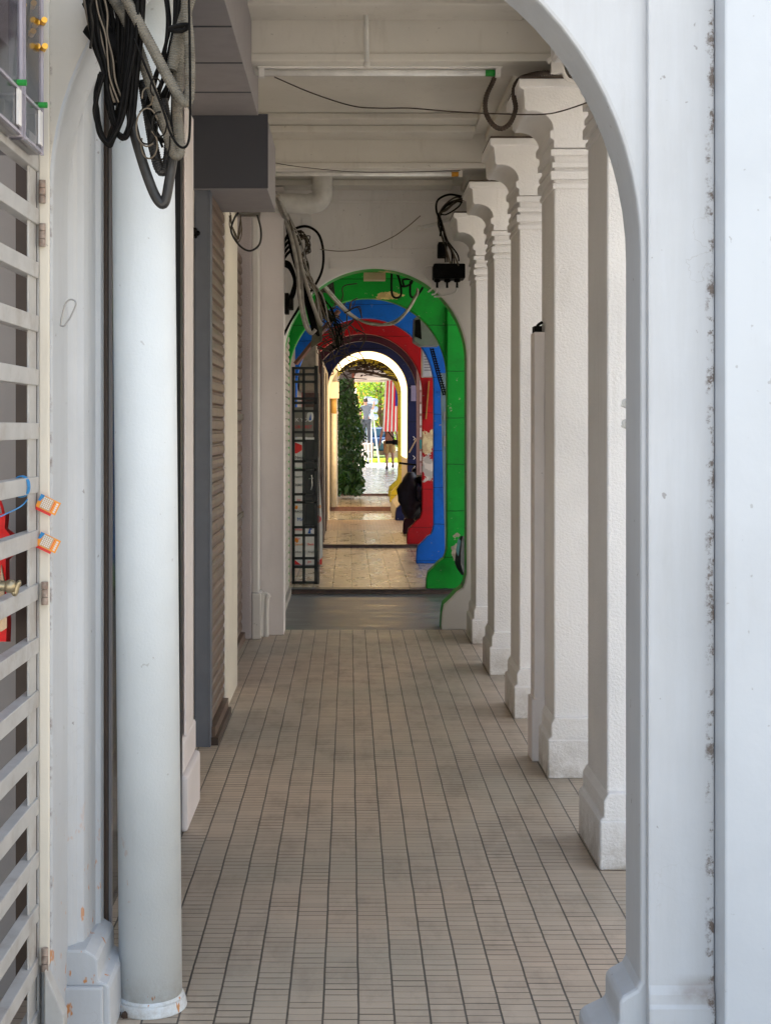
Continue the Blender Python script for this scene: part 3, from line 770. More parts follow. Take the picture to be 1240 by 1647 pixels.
# ================================================================= CEILING FITTINGS
def tube_light(x0, x1, y, z, cap, label):
    r = root('tube_light', ((x0 + x1) / 2, y, z), label, 'ceiling light', 'fluorescent tube lights on the beams')
    b = B(); box(b, x0 - .03, x1 + .03, y - .05, y + .03, z + .02, z + .062); build('batten', b, white, r, bevel=.004)
    b = B(); cyl(b, (x0, y - .035, z), (x1 - .05, y - .035, z), .014); build('tube', b, tube_m, r, smooth=True)
    b = B(); cyl(b, (x1 - .05, y - .035, z), (x1 - .005, y - .035, z), .0155); build('end_cap', b, cap, r, smooth=True)
    for xx in (x1 + .008, x0 - .01):
        b = B(); box(b, xx - .012, xx + .012, y - .055, y - .015, z - .02, z + .02); build('lamp_holder', b, white, r)
    return r
tube_light(X(425, 6.7), X(797, 6.7), 6.72, H(119, 6.7), green_cap, 'nearer tube light with a green end, under the near beam')
tube_light(X(440, 9.4), X(738, 9.4), 9.42, H(281, 9.4), orange_cap, 'farther tube light with an orange end, under the far beam')
b = B(); Z = 6.5; tube(b, [P(588, -40, Z), P(590, 100, Z)], .011, 12, 1); ball(b, P(590, 104, Z), .016)
build('conduit_drop', b, pvc, label='thin white conduit running down the near beam face', cat='conduit', smooth=True)
# PVC drain elbow on the end wall
b = B(); Z = 10.95; tube(b, pxpath([(440, 326), (470, 327), (495, 328), (511, 325), (518, 314), (519, 300), (519, 280)], Z), .078, 20, 6)
pe = build('drain_pipe', b, pvc, label='thick white drain pipe elbow on top of the end wall', cat='pipe', smooth=True)
b = B(); cyl(b, P(497, 328, Z), P(501, 328, Z), .085, seg=28); cyl(b, P(519, 300, Z), P(519, 305, Z), .085, seg=28); build('collar', b, pvc, pe)
# brown flexible hose looping by the first capital
b = B(); Z = 6.7
tube(b, pxpath([(800, 108), (793, 130), (782, 155), (781, 180), (792, 200), (806, 207), (820, 198), (829, 175), (826, 155), (828, 138), (838, 126), (862, 119, 6.5), (888, 117, 6.5)], Z), .0125, 10, 5, corr=.16, pitch=.012)
build('flexible_hose', b, wire_brown, label='dark brown corrugated hose looping down beside the second capital', cat='hose', smooth=False)
b = B(); Z = 6.45
tube(b, pxpath([(880, 100), (892, 92), (900, 100), (905, 118)], Z), .012, 8); tube(b, pxpath([(895, 85), (900, 100), (910, 125), (925, 132), (945, 136)], Z), .010, 8)
box(b, X(886, Z), X(902, Z), Z - .02, Z + .02, H(118, Z), H(96, Z))
build('pipe_clips', b, white, label='white painted clips and short pipes above the second capital', cat='pipe clips')
def wire(name, pts, Z, r, mat, label, cat='wire', group=None, seg=6, k=8):
    b = B(); tube(b, pxpath(pts, Z), r, seg, k); return build(name, b, mat, label=label, cat=cat, group=group, smooth=True)
wire('wire', [(442, 124, 6.6), (500, 149, 6.4), (565, 170, 6.2), (610, 174, 6.1), (660, 174, 6.0), (720, 179, 5.9), (800, 183, 5.7), (870, 184, 5.5), (905, 178, 5.3), (952, 162, 5.2)], 6, .0028, wire_brown, 'long thin brown wire sagging below the near tube light')
wire('wire', [(442, 262, 9.3), (480, 268, 9.2), (560, 276, 9.2), (640, 277, 9.2), (740, 274, 9.2)], 9.2, .0025, wire_brown, 'thin wire running along the far tube light')
wire('wire', [(515, 401), (550, 404), (590, 399), (630, 382), (655, 365), (676, 347)], 11.1, .004, wire_tan, 'thin brown wire hanging across the end wall')

# ================================================================= NEAR CABLE BUNDLE
def cond(pts, r, label, mat=conduit, Z=3.45, corr=.12, pitch=.006):
    b = B(); tube(b, pxpath(pts, Z), r, 12, 6, corr=corr, pitch=pitch)
    build('conduit', b, mat, label=label, cat='conduit', group='corrugated conduits in the near cable bundle', smooth=False)
cond([(190, -25), (213, 17), (223, 35), (246, 78), (270, 124), (291, 158), (301, 164), (305, 152), (306, 110), (304, 60), (300, 20), (302, -30)], .0135, 'corrugated grey conduit slanting right to the upper bend of the bundle', Z=3.40)
cond([(160, -40), (184, 0), (200, 26), (217, 62), (233, 107), (250, 161), (266, 202), (277, 240), (285, 250), (290, 238), (286, 186), (287, 110), (290, 60)], .0135, 'corrugated grey conduit slanting right to the lower bend of the bundle', Z=3.46)
cond([(276, 112), (281, 90), (287, 62), (296, 31), (312, -20)], .0145, 'short dusty corrugated conduit rising at the right of the bundle', Z=3.43)
cond([(205, 110), (213, 196), (229, 258), (246, 306), (258, 326), (266, 324), (273, 289), (279, 248), (283, 186), (284, 120)], .0125, 'thick dark hose making the lowest loop of the bundle', mat=hose, Z=3.50, corr=0)
cond([(230, 130), (246, 227), (254, 264), (262, 276), (270, 262), (272, 220), (262, 160)], .0135, 'dusty hose loop just above the lowest hose', mat=hose, Z=3.52, corr=.1)
G = 'black cables hanging in the near bundle'
rnd = random.Random(3)
def jit(p, a): return [(q[0] + rnd.uniform(-a, a), q[1] + rnd.uniform(-a, a) * 1.3, *q[2:]) for q in p]
for i in range(9):
    o = i * 2.2
    pts = jit([(205 + o, -30), (203 + o, 60), (196 + o * .8, 130), (188 + o * .6, 185), (178 + o * .4, 215 + i), (171 + o * .2, 226 + i * .8), (163 - i * .4, 212), (157 - i * .5, 180), (155 + i * .3, 150), (160 + i, 118)], 2.0)
    wire('cable', pts, 3.38 + rnd.uniform(0, .10), rnd.uniform(.0035, .0065), black if i % 3 else dusty, 'black cable drooping in a long loop on the left of the near bundle', 'cable', G, 8)
for i in range(8):
    o = i * 1.9
    pts = jit([(214 + o * 1.4, -30), (216 + o, 60), (212 + o * .7, 130), (208 + o * .5, 190), (202 + o * .3, 216 + i * .6), (196, 221), (190 - i * .5, 208), (180 - i, 160), (165 + i, 110), (150 + 2 * i, 60), (140 + 3 * i, -20)], 2.5)
    wire('cable', pts, 3.40 + rnd.uniform(0, .10), rnd.uniform(.0035, .006), black, 'black cable crossing the middle of the near bundle in a loop', 'cable', 'black cables looping in the middle of the near bundle', 8)
for i in range(9):
    pts = jit([(262 + i * 5, -30), (266 + i * 4, 30), (262 + i * 4, 80), (250 + i * 4, 125), (240 + i * 3, 170), (250 + i * 2, 205), (262 + i * 2, 232)], 5)
    wire('cable', pts, 3.46 + rnd.uniform(0, .10), rnd.uniform(.003, .0055), black, 'black cable at the right of the near bundle', 'cable', 'black cables at the right of the near bundle', 7)
for i in range(7):
    pts = jit([(130 + i * 5, -30), (142 + i * 5, 20), (152 + i * 4, 60), (162 + i * 3, 96), (172 + i * 2, 130), (184 + i * 2, 168)], 4)
    wire('cable', pts, 3.40 + rnd.uniform(0, .08), rnd.uniform(.002, .004), dusty if i % 2 else wire_tan, 'thin dusty cable fanning down from the upper left', 'cable', 'thin dusty cables fanning from the upper left', 6)
for i in range(7):
    cxp, cyp, rr = rnd.uniform(235, 262), rnd.uniform(140, 235), rnd.uniform(12, 26)
    pts = [(cxp + rr * .7 * math.cos(a), cyp + rr * 1.2 * math.sin(a), 3.38 + .01 * a) for a in [i2 * .7 + i for i2 in range(8)]]
    wire('wire', pts, 3.40, .0022, wire_tan if i % 2 else dusty, 'thin loose wire curl tangled in the near bundle', 'wire', 'loose wire curls in the near bundle', 5)
for i in range(16):
    x0 = 158 + i * 4.2
    pts = jit([(x0, -30), (x0 + 8, 25), (x0 + 14 - i * .6, 70), (x0 + 18 - i * 1.4, 115), (x0 + 22 - i * 2.0, 160 + 3 * (i % 5))], 3)
    wire('cable', pts, 3.44 + rnd.uniform(0, .12), rnd.uniform(.004, .008), black, 'black cable dropping steeply at the top of the near bundle', 'cable', 'black cables dropping at the top of the near bundle', 8)
wire('wire', [(216, 62), (240, 120), (262, 175), (275, 215), (290, 236), (302, 232), (306, 200), (306, 100), (304, -20)], 3.37, .0032, black, 'black wire looping under the pink pilaster beside the bundle')
wire('wire', [(146, 78), (150, 40), (146, 10), (160, -20)], 3.4, .0035, dusty, 'short brown cable end poking from the left of the bundle')
b = B(); tube(b, pxpath([(150, 40), (176, 70), (196, 90)], 3.5), .032, 10); tube(b, pxpath([(150, 0), (170, 40), (185, 70)], 3.52), .03, 10)
build('cable_sleeve', b, black, label='fat black taped sleeve at the top of the bundle', cat='sleeve', smooth=True)
b = B(); tube(b, pxpath([(272, 47), (285, 50), (300, 47), (302, 40), (285, 42), (272, 46)], 3.39), .006, 6); build('cable_tie', b, black, label='black tie strapping the right-hand conduit', cat='cable tie')
# wires on the far left of the box
wire('cable', [(414, 346), (420, 370), (418, 392), (405, 403), (392, 400), (380, 388), (372, 370), (378, 350), (384, 342)], 7.8, .006, hose, 'olive grey cable loop hanging below the charcoal box', 'cable')
for i in range(4):
    wire('wire', jit([(372, 344), (370, 360), (378, 378), (384, 388), (388, 370), (384, 346)], 4), 7.9, .003, wire_tan, 'thin wire curl below the charcoal box', 'wire', 'thin wire curls below the charcoal box', 5)

# ================================================================= WIRES ON THE END WALL
G = 'grey conduits slanting down beside the end wall'
for i, (pts, r_, m_) in enumerate((
    ([(442, 312, 10.2), (455, 345), (468, 380), (478, 430), (482, 480), (490, 520), (500, 536), (508, 530)], .014, pale_cond),
    ([(448, 316, 10.2), (462, 350), (476, 385), (488, 440), (500, 480), (513, 515), (519, 523)], .015, pale_cond),
    ([(444, 310, 10.2), (458, 348), (470, 384), (484, 440), (488, 490), (496, 525), (502, 538)], .011, pale_cond))):
    b = B(); tube(b, pxpath(pts, 11.0 + i * .03), r_, 10); build('conduit', b, m_, label=('left', 'right', 'middle')[i] + ' grey conduit of the three slanting beside the end wall', cat='conduit', smooth=True, group=G)
for i in range(5):
    wire('wire', jit([(444 + i, 314), (462, 352), (480 + i, 400), (492, 440), (506 + i * 3, 480), (512 + i * 5, 515)], 4), 11.05, .006, (pale_cond, wire_tan)[i % 2], 'thin grey wire strung with the slanting conduits', 'wire', 'thin grey wires beside the slanting conduits', 6)
for i in range(6):
    wire('cable', jit([(446 + i, 320), (458 + i, 352), (470 + i, 400), (482 + i, 450), (494 + i, 490), (503 + i * 2, 538)], 2), 11.12, .011, black, 'black cable behind the grey conduits on the end wall', 'cable', 'black cables behind the grey conduits', 7)
wire('cable', [(456, 392), (468, 372), (492, 364), (512, 376), (520, 404), (518, 435), (505, 462), (490, 480), (478, 500), (466, 520), (452, 548)], 11.15, .011, black, 'black cable arching out over the white end wall', 'cable')
for i in range(4):
    wire('cable', [(454, 395 + i * 9), (462, 382 + i * 9), (474, 374 + i * 8), (486, 372 + 6 * i)], 11.15, .011, black, 'short black cable curving out from behind the jamb', 'cable', 'short black cables from behind the jamb', 7)
for i in range(3):
    wire('cable', [(454, 420 + i * 3), (466, 424 + i * 4), (474, 445 + i * 3), (474 - i * 2, 470), (464, 492 - i * 3)], 11.15, .012, black, 'coiled black cable low beside the jamb', 'cable', 'coiled black cables beside the jamb', 7)
b = B(); box(b, X(455, 11.2), X(465, 11.2), 11.15, 11.28, H(505, 11.2), H(472, 11.2)); box(b, X(465, 11.2), X(472, 11.2), 11.1, 11.28, H(498, 11.2), H(480, 11.2)); build('junction_box', b, dusty, label='dusty black junction box low left on the end wall', cat='junction box', bevel=.004)
for i in range(12):
    a0 = rnd.uniform(0, 6)
    wire('wire', jit([(478, 388), (486, 378), (494, 386), (496, 400), (488, 410), (492, 430), (500, 455), (508, 470)], 5), 11.1, .004, (wire_tan, wire_brown, dusty)[i % 3], 'thin wire tangled at the upper left of the end wall', 'wire', 'thin tangled wires on the end wall', 5)
# junction box, right
jb = root('junction_box', P(723, 441, 11.1), 'black cable junction box with three glands, right of the green arch', 'junction box')
b = B(); box(b, X(697, 11.1), X(748, 11.1), 11.08, 11.28, H(448, 11.1), H(424, 11.1)); build('case', b, black, jb, bevel=.01)
for px in (703, 719, 735):
    b = B(); cyl(b, P(px, 448, 11.15), P(px, 454, 11.15), .02, seg=12); cyl(b, P(px, 454, 11.15), P(px, 463, 11.15), .009, seg=10); box(b, X(px - 5, 11.15), X(px + 5, 11.15), 11.13, 11.17, H(453, 11.15), H(451, 11.15)); build('gland', b, black, jb)
b = B(); box(b, X(704, 11.2), X(718, 11.2), 11.12, 11.28, H(414, 11.2), H(391, 11.2)); build('junction_box', b, black, label='small black box above the three-gland junction box', cat='junction box', bevel=.006)
for i in range(7):
    wire('cable', jit([(745, 322), (735, 318 + i * 2), (718, 325 + i * 3), (706, 345), (706 + i, 365), (712 + i, 385), (716 + i * 3, 405), (716 + i * 4, 424)], 3), 11.0, .006, (black, wire_brown, wire_tan)[i % 3], 'cable coming down from the last capital to the junction box', 'cable', 'cables down to the junction box', 7)
wire('cable', [(742, 316), (722, 313), (704, 322), (702, 340), (710, 358), (708, 380)], 11.0, .009, black, 'thick black cable looping out from the last capital', 'cable')
b = B(); tube(b, pxpath([(676, 366), (700, 360), (724, 352)], 11.1), .014, 8); ball(b, P(674, 366, 11.1), .02)
build('hose_nozzle', b, pvc, label='short white pipe stub poking left above the junction box', cat='pipe', smooth=True)
for i, pts in enumerate(([(697, 427), (684, 430), (680, 440), (690, 452), (696, 462), (688, 470)], [(703, 463), (700, 472), (694, 474)], [(735, 463), (730, 472), (712, 476), (698, 477)])):
    wire('wire', pts, 11.15, .007, white, 'white painted cable joining the junction box to the green arch', 'wire', 'white cables round the junction box', 7)

# ================================================================= UNDER THE GREEN AND BLUE ARCHES
for i in range(6):
    wire('cable', jit([(520, 458, 12.2), (540, 484, 12.6), (565, 508), (600, 521), (635, 518), (655, 500), (668, 478, 13.4), (672, 466, 13.5)], 2.2), 12.9, .008, (pale_cond, wire_tan, pale_cond)[i % 3], 'cable sagging in an arc below the green arch', 'cable', 'cables sagging below the green arch', 7)
for i, pts in enumerate(([(630, 437), (630, 470), (636, 479), (645, 474), (643, 452), (638, 440)], [(640, 440), (646, 460), (660, 457), (662, 450), (648, 450), (650, 460)], [(660, 452), (660, 475), (668, 478), (675, 470), (680, 462)], [(622, 437), (650, 438), (680, 455), (694, 468)])):
    wire('cable', pts, 13.7, .011, black, 'black cable stapled in kinks under the green arch crown', 'cable', 'kinked black cables on the green arch', 7)
b = B(); beam(b, P(476, 585, 13.4), P(545, 500, 13.2), .05, .03); build('timber_strip', b, flat('red_brown_timber', (.16, .07, .045), .6, vari=.3), label='slanting red-brown timber strip left of the coloured arches', cat='timber')
b = B(); prism(b, [(X(500, 12.9), H(560, 12.9)), (X(508, 12.9), H(470, 12.9)), (X(520, 12.9), H(462, 12.9)), (X(518, 12.9), H(548, 12.9))], 12.9, 12.96)
build('hanging_board', b, flat('dark_olive_board', (.09, .08, .055), .7, vari=.4, dirt=.6), label='dark grimy board hanging among the cables left of the green crown', cat='board')
for i in range(10):
    wire('cable', jit([(505, 455, 12.0), (516, 480), (528, 505), (545, 520 + 4 * i), (552 - i * 2, 545 + 2 * i)], 7), 12.6, .006, dusty if i % 2 else black, 'dusty cable trailing down left of the red arch', 'cable', 'dusty cables trailing left of the red arch', 6, k=5)
tg = root('sign_plate', P(532, 463, 12.6), 'small dark hanging plate with pale digits under the green arch', 'sign')
b = B(); prism(b, [(X(519, 12.6), H(470, 12.6)), (X(520, 12.6), H(450, 12.6)), (X(536, 12.6), H(448, 12.6)), (X(539, 12.6), H(473, 12.6))], 12.6, 12.63); build('plate', b, flat('sign_brown', (.05, .035, .03), .6), tg)
text('digits', 'S9', 526, 463, 12.595, 7, conduit, tg); text('digits', '65', 528, 472, 12.595, 6, conduit, tg)
# tangle of dry twigs and wires
twig = flat('dry_twig', (.035, .02, .014), .8, vari=.4)
for i in range(70):
    px, py = rnd.uniform(512, 565), rnd.uniform(488, 590); Z = rnd.uniform(12.8, 15.0)
    a = rnd.uniform(0, 6.28); L = rnd.uniform(12, 38)
    pts = [(px, py), (px + L * .4 * math.cos(a) + rnd.uniform(-5, 5), py + L * .4 * math.sin(a)), (px + L * math.cos(a), py + L * math.sin(a) + rnd.uniform(-6, 6)), (px + L * 1.3 * math.cos(a + .5), py + L * 1.3 * math.sin(a + .5))]
    wire('twig', pts, Z, rnd.uniform(.003, .008), twig if i % 4 else wire_brown, 'dry dark twig in the tangle left of the red arch', 'twig', 'dry twigs tangled left of the red arch', 5, k=4)
# brown shop panels projecting on the left, further in
b = B(); box(b, -.61, -.35, 18.9, 23.5, .08, 2.5)
br = build('timber_shopfront', b, flat('brown_shopfront', (.075, .05, .04), .5, vari=.3), label='dark brown timber shopfront on the left before the glowing arch', cat='shopfront', bevel=.01)
b = B(); box(b, -.349, -.335, 19.0, 19.12, .08, 2.4); box(b, -.349, -.335, 21.0, 21.12, .08, 2.4); build('post', b, brown_metal, br)
b = B(); box(b, -.60, -.40, 17.2, 18.6, 2.05, 2.62)
build('shop_awning', b, flat('dusty_board', (.30, .25, .19), .7, vari=.3, dirt=.5), label='dusty tan board box hanging on the left by the twigs', cat='sign box')
# black grid gate and banner
Z = 14.25
bg_ = root('grid_gate', P(490, 940, Z), 'open black steel grid gate on the left after the green arch', 'gate')
b = B(); t_ = .03
def bar(px0, px1, py0, py1, dz=.03): box(b, X(px0, Z), X(px1, Z), Z, Z + dz, H(py1, Z), H(py0, Z))
bar(469.5, 474.5, 590, 940); bar(505.5, 512, 588, 941); bar(486.5, 491, 592, 938); 
for y in (592, 602, 614, 641, 648, 661, 695, 709, 742, 756, 795, 808, 848, 861, 898, 912, 937): bar(470, 510, y - 2.0, y + 2.1, .025)
build('bars', b, blackmetal, bg_, bevel=.002)
b = B(); box(b, X(490, Z), X(507, Z), Z + .031, Z + .05, H(846, Z), H(708, Z)); build('lock_plate', b, blackmetal, bg_)
b = B(); box(b, X(512.5, Z), X(513.5, Z), Z, Z + .3, H(940, Z), H(600, Z)); 
build('side_frame', b, blackmetal, bg_)
b = B(); tube(b, pxpath([(501, 764), (502, 780), (500, 788)], Z - .03), .006, 6); tube(b, pxpath([(497, 770), (504, 769)], Z - .03), .006, 6); build('handle', b, grey_leaf, bg_)
Z = 16.1
bn = root('roll_up_banner', P(495, 910, Z), 'tall printed stand-up banner with airline logos behind the black gate', 'banner')
grey_ban = flat('grey_banner', (.20, .19, .17), .6, vari=.05); white_ban = flat('white_banner', (.70, .69, .67), .55, vari=.04)
b = B(); prism(b, [(X(466, Z), H(703, Z)), (X(466, Z), H(655, Z)), (X(504, Z), H(655, Z)), (X(504, Z), H(703, Z))], Z, Z + .01); build('grey_panel', b, grey_ban, bn)
b = B(); prism(b, [(X(466, Z), H(908, Z)), (X(466, Z), H(703.5, Z)), (X(510, Z), H(703.5, Z)), (X(514, Z), H(760, Z)), (X(519, Z), H(850, Z)), (X(519, Z), H(895, Z)), (X(510, Z), H(908, Z))], Z, Z + .01); build('white_panel', b, white_ban, bn)
b = B(); prism(b, [(X(468, Z), H(730, Z)), (X(468, Z), H(709, Z)), (X(486, Z), H(716, Z)), (X(486, Z), H(724, Z)), (X(478, Z), H(729, Z))], Z - .004, Z - .001)
prism(b, [(X(471, Z), H(908, Z)), (X(471, Z), H(898, Z)), (X(484, Z), H(908, Z))], Z - .004, Z - .001); prism(b, [(X(508, Z), H(908, Z)), (X(518, Z), H(897, Z)), (X(518, Z), H(908, Z))], Z - .004, Z - .001)
build('red_shape', b, txt_r, bn)
b = B(); ball(b, P(499, 670, Z - .004), .04, 1, .08, 1.5); build('logo_oval', b, white_ban, bn)
b = B(); prism(b, [(X(497, Z), H(676, Z)), (X(500, Z), H(664, Z)), (X(501, Z), H(676, Z))], Z - .012, Z - .009); 
for (px, py) in ((497, 856), (499, 850)): prism(b, [(X(px - 2, Z), H(py + 2, Z)), (X(px + 2, Z), H(py - 8, Z)), (X(px + 3, Z), H(py + 2, Z))], Z - .004, Z - .001)
build('logo_mark', b, txt_b, bn)
for s, px, py, h, m_ in (('NK YOU', 469, 678, 6, txt_w), ('OUR FIRST', 469, 689, 5, txt_r), ('7.', 470, 695, 4, txt_r), ('07. - 079. 079', 469, 706, 3.4, txt_w),
    ('Nepal', 475, 738, 5, txt_k), ('Airlines', 475, 744, 4, txt_r), ('Eman', 474, 755, 4, txt_g), ('Philippine Airlines', 470, 768, 3.2, txt_k), ('THAI Na', 471, 782, 4.6, txt_k), ('Jet', 478, 806, 4, txt_r), ('DRAGON', 471, 824, 3.6, txt_k),
    ('MA', 478, 838, 6, txt_b), ('Ethiopian', 472, 853, 3.6, txt_r), ('Air', 476, 868, 4, txt_r), ('Garuda', 474, 877, 3.6, txt_o), ('Batik', 495, 877, 3.6, txt_r), ('Cathay', 472, 889, 3.4, txt_k), ('Kingfisher', 496, 889, 3.0, txt_k), ('air', 497, 860, 4, txt_b), ('jet', 495, 905, 4, txt_r)):
    text('printed_words', s, px, py, Z - .006, h, m_, bn)
b = B(); 
for (px, py) in ((477, 816), (514, 815), (475, 868), (478, 870)): ball(b, P(px, py, Z - .004), .018, 1, .1, 1.4, 1)
build('logo_swirl', b, txt_o, bn)
b = B(); ball(b, P(512, 835, Z - .004), .035, 1, .08, 1.2); build('logo_disc', b, txt_r, bn)
b = B(); box(b, X(468, Z), X(516, Z), Z - .06, Z + .08, H(912, Z), H(908, Z)); build('base', b, greysteel, bn)

# right side fittings between the arches
ac = root('air_conditioner', P(690, 578, 17.6), 'white air conditioning unit fixed high right before the red arch', 'air conditioner')
Z = 17.7
b = B(); box(b, X(679, Z), 1.5, Z, Z + .3, H(606, Z), H(553, Z)); build('case', b, pvc, ac, bevel=.01)
b = B()
for k in range(9): box(b, X(682, Z), X(696, Z), Z - .008, Z - .002, H(561 + k * 4.4, Z), H(559.5 + k * 4.4, Z))
build('grille', b, greysoft, ac)
Z = 15.2
lo = root('loudspeaker', P(675, 530, Z), 'grey cabinet with a black face hung at the upper right of the blue arch', 'loudspeaker')
b = B(); prism(b, [(X(665, Z), H(549, Z)), (X(666, Z), H(512, Z)), (X(672, Z), H(508, Z)), (X(706, Z), H(530, Z)), (X(706, Z), H(556, Z)), (X(676, Z), H(556, Z))], Z, Z + .3); build('cabinet', b, flat('dull_green_grey', (.20, .22, .21), .5), lo, bevel=.008)
b = B(); prism(b, [(X(667, Z), H(541, Z)), (X(668, Z), H(515, Z)), (X(676, Z), H(513, Z)), (X(678, Z), H(546, Z))], Z - .012, Z - .001); build('front_grille', b, black, lo)
b = B(); Z = 14.6
for s in (-1, 1): tube(b, pxpath([(694 + s * 2, 560), (704 + s * 2, 598), (715 + s * 2, 636)], Z), .008, 5)
for k in range(20): 
    t = k / 19; beam(b, P(694 - 2 + 21 * t, 562 + 72 * t, Z), P(698 + 21 * t, 562 + 72 * t, Z), .01, .012)
build('cable_ladder', b, black, label='thin black ladder-like cable tray slanting over the blue arch', cat='cable tray')
# grey board leaning right of the blue pier
b = B(); Z = 15.6; prism(b, [(X(716, Z), H(900, Z)), (X(708, Z), H(600, Z)), (X(725, Z), H(600, Z)), (X(725, Z), H(900, Z))], Z, Z + .03)
nb = build('leaning_board', b, flat('blue_grey_board', (.16, .22, .28), .5), label='tall grey-blue board standing right of the blue pier', cat='board')
b = B()
for (a_, b_) in ((662, 676), (701, 718)): box(b, X(713, Z), X(717.5, Z), Z - .008, Z - .001, H(b_, Z), H(a_, Z))
build('notice_sheet', b, greysoft, nb)
# notices on the brownish board behind the red arch
Z = 20.3
nn = root('notice_board', P(678, 700, Z), 'narrow reddish board of small notices behind the red pier', 'notice board')
b = B(); box(b, X(670, Z), X(684, Z), Z, Z + .05, H(765, Z), H(575, Z)); build('board', b, flat('pink_board', (.36, .22, .20), .6), nn)
for k in range(8):
    b = B(); y = 612 + k * 19; box(b, X(675, Z), X(680, Z), Z - .01, Z - .001, H(y + 15, Z), H(y, Z)); build('notice_sheet', b, (notice, notice2, tealp)[k % 3 if k % 2 else 0], nn)
# yellow-brown slat on red pier
b = B(); Z = 18.66; beam(b, P(685, 674, Z), P(690, 613, Z), .05, .015); build('wood_batten', b, flat('ochre_wood', (.45, .25, .05), .6, vari=.3), label='ochre timber batten fixed upright on the red pier', cat='batten')
b = B(); Z = 22.2; beam(b, P(658, 728, Z), P(672, 702, Z), .05, .02); build('wood_batten', b, tan_wood, label='pale stick leaning on the navy arch pier', cat='batten')
b = B(); Z = 23.42; box(b, X(661, Z), X(669, Z), Z, Z + .01, H(645, Z), H(620, Z)); build('poster', b, flat('violet_paper', (.30, .26, .42), .7), label='small violet sheet pasted on the navy arch pier', cat='poster')
b = B()
for y in (702, 733, 747): tube(b, pxpath([(664, y), (667, y + 3), (665, y + 6)], 23.43), .006, 5)
build('chalk_marks', b, notice, label='small white squiggles on the navy arch pier', cat='marks')
# dark bag and cloth at the foot of the green pier
b = B(); Z = 13.5
prev = None
for y, xa, xb_ in ((862, 741, 748), (872, 735, 749), (890, 733, 749), (905, 731, 750), (915, 735, 751), (925, 742, 751)):
    ring = [b.verts.new(P(*q)) for q in ((xa, y, Z), ((xa + xb_) / 2, y, Z - .07), (xb_, y, Z), (xb_, y, Z + .1), (xa, y, Z + .1))]
    if prev:
        for j in range(5): b.faces.new((prev[j], prev[(j + 1) % 5], ring[(j + 1) % 5], ring[j]))
    else: b.faces.new(ring)
    prev = ring
b.faces.new(prev)
bag = build('hanging_bag', b, flat('dark_cloth', (.02, .025, .03), .6, vari=.5, sca=25), label='dark folded bag hung at the foot of the green pier', cat='bag')
b = B(); prism(b, [(X(733, 13.4), H(885, 13.4)), (X(737, 13.4), H(866, 13.4)), (X(741, 13.4), H(870, 13.4)), (X(737, 13.4), H(895, 13.4))], 13.40, 13.42); build('teal_flap', b, flat('teal_cloth', (.08, .20, .20), .5), bag)

# ---------------------------------------------------------------- motor scooter behind the red pier
Z0 = 19.25; xc = 1.04; zf = .08
ms = root('motor_scooter', (xc, Z0 + .6, zf), 'black motor scooter parked behind the red pier, rear towards the camera', 'motorcycle')
def wheel(y):
    b = B(); n = 28
    bmesh.ops.create_uvsphere(b, u_segments=4, v_segments=3, radius=.0001)
    b.clear()
    for i in range(n):
        for j in range(10):
            a = 2 * math.pi * i / n; c = 2 * math.pi * j / 10
            b.verts.new((xc + .055 * math.cos(c), y + (.225 + .055 * math.sin(c)) * math.cos(a), zf + .28 + (.225 + .055 * math.sin(c)) * math.sin(a)))
    b.verts.ensure_lookup_table()
    for i in range(n):
        for j in range(10): b.faces.new((b.verts[i * 10 + j], b.verts[i * 10 + (j + 1) % 10], b.verts[((i + 1) % n) * 10 + (j + 1) % 10], b.verts[((i + 1) % n) * 10 + j]))
    o = build('wheel', b, black, ms, smooth=True)
    b = B(); cyl(b, (xc - .03, y, zf + .28), (xc + .03, y, zf + .28), .06); 
    for k in range(5): a = k * 1.2566; beam(b, (xc, y, zf + .28), (xc, y + .19 * math.cos(a), zf + .28 + .19 * math.sin(a)), .02, .03)
    build('rim', b, grey_leaf, o)
wheel(Z0 + .1); wheel(Z0 + 1.3)
b = B()
pr = [(Z0 - .15, .55), (Z0 - .18, .72), (Z0 + .05, .82), (Z0 + .5, .80), (Z0 + .62, .62), (Z0 + .7, .36), (Z0 + 1.0, .34), (Z0 + 1.1, .6), (Z0 + 1.15, .95), (Z0 + 1.25, .95), (Z0 + 1.3, .5), (Z0 + 1.05, .22), (Z0 + .5, .22), (Z0 + .3, .45)]
prism_y(b, [(y, zf + z) for y, z in pr], xc - .15, xc + .15); build('body', b, flat('scooter_paint', (.015, .02, .04), .2), ms, bevel=.04)
b = B(); box(b, xc - .14, xc + .14, Z0 - .1, Z0 + .55, zf + .80, zf + .87); build('seat', b, black, ms, bevel=.03)
b = B(); tube(b, [(xc - .33, Z0 + 1.05, zf + 1.02), (xc - .18, Z0 + 1.12, zf + 1.0), (xc, Z0 + 1.18, zf + .98), (xc + .18, Z0 + 1.12, zf + 1.0), (xc + .33, Z0 + 1.05, zf + 1.02)], .015, 8); build('handlebar', b, black, ms, smooth=True)
for s in (1,):
    b = B(); tube(b, [(xc + s * .2, Z0 + 1.12, zf + 1.0), (xc + s * .20, Z0 + 1.12, zf + 1.2)], .012, 6, 2); ball(b, (xc + s * .17, Z0 + 1.12, zf + 1.25), .07, 1, .3, .8); build('mirror', b, black, ms, smooth=True)
b = B(); box(b, xc - .07, xc + .07, Z0 - .21, Z0 - .17, zf + .62, zf + .70); build('tail_light', b, txt_r, ms, bevel=.01)
b = B(); box(b, xc - .10, xc + .10, Z0 - .24, Z0 - .23, zf + .40, zf + .50); build('number_plate', b, black, ms)
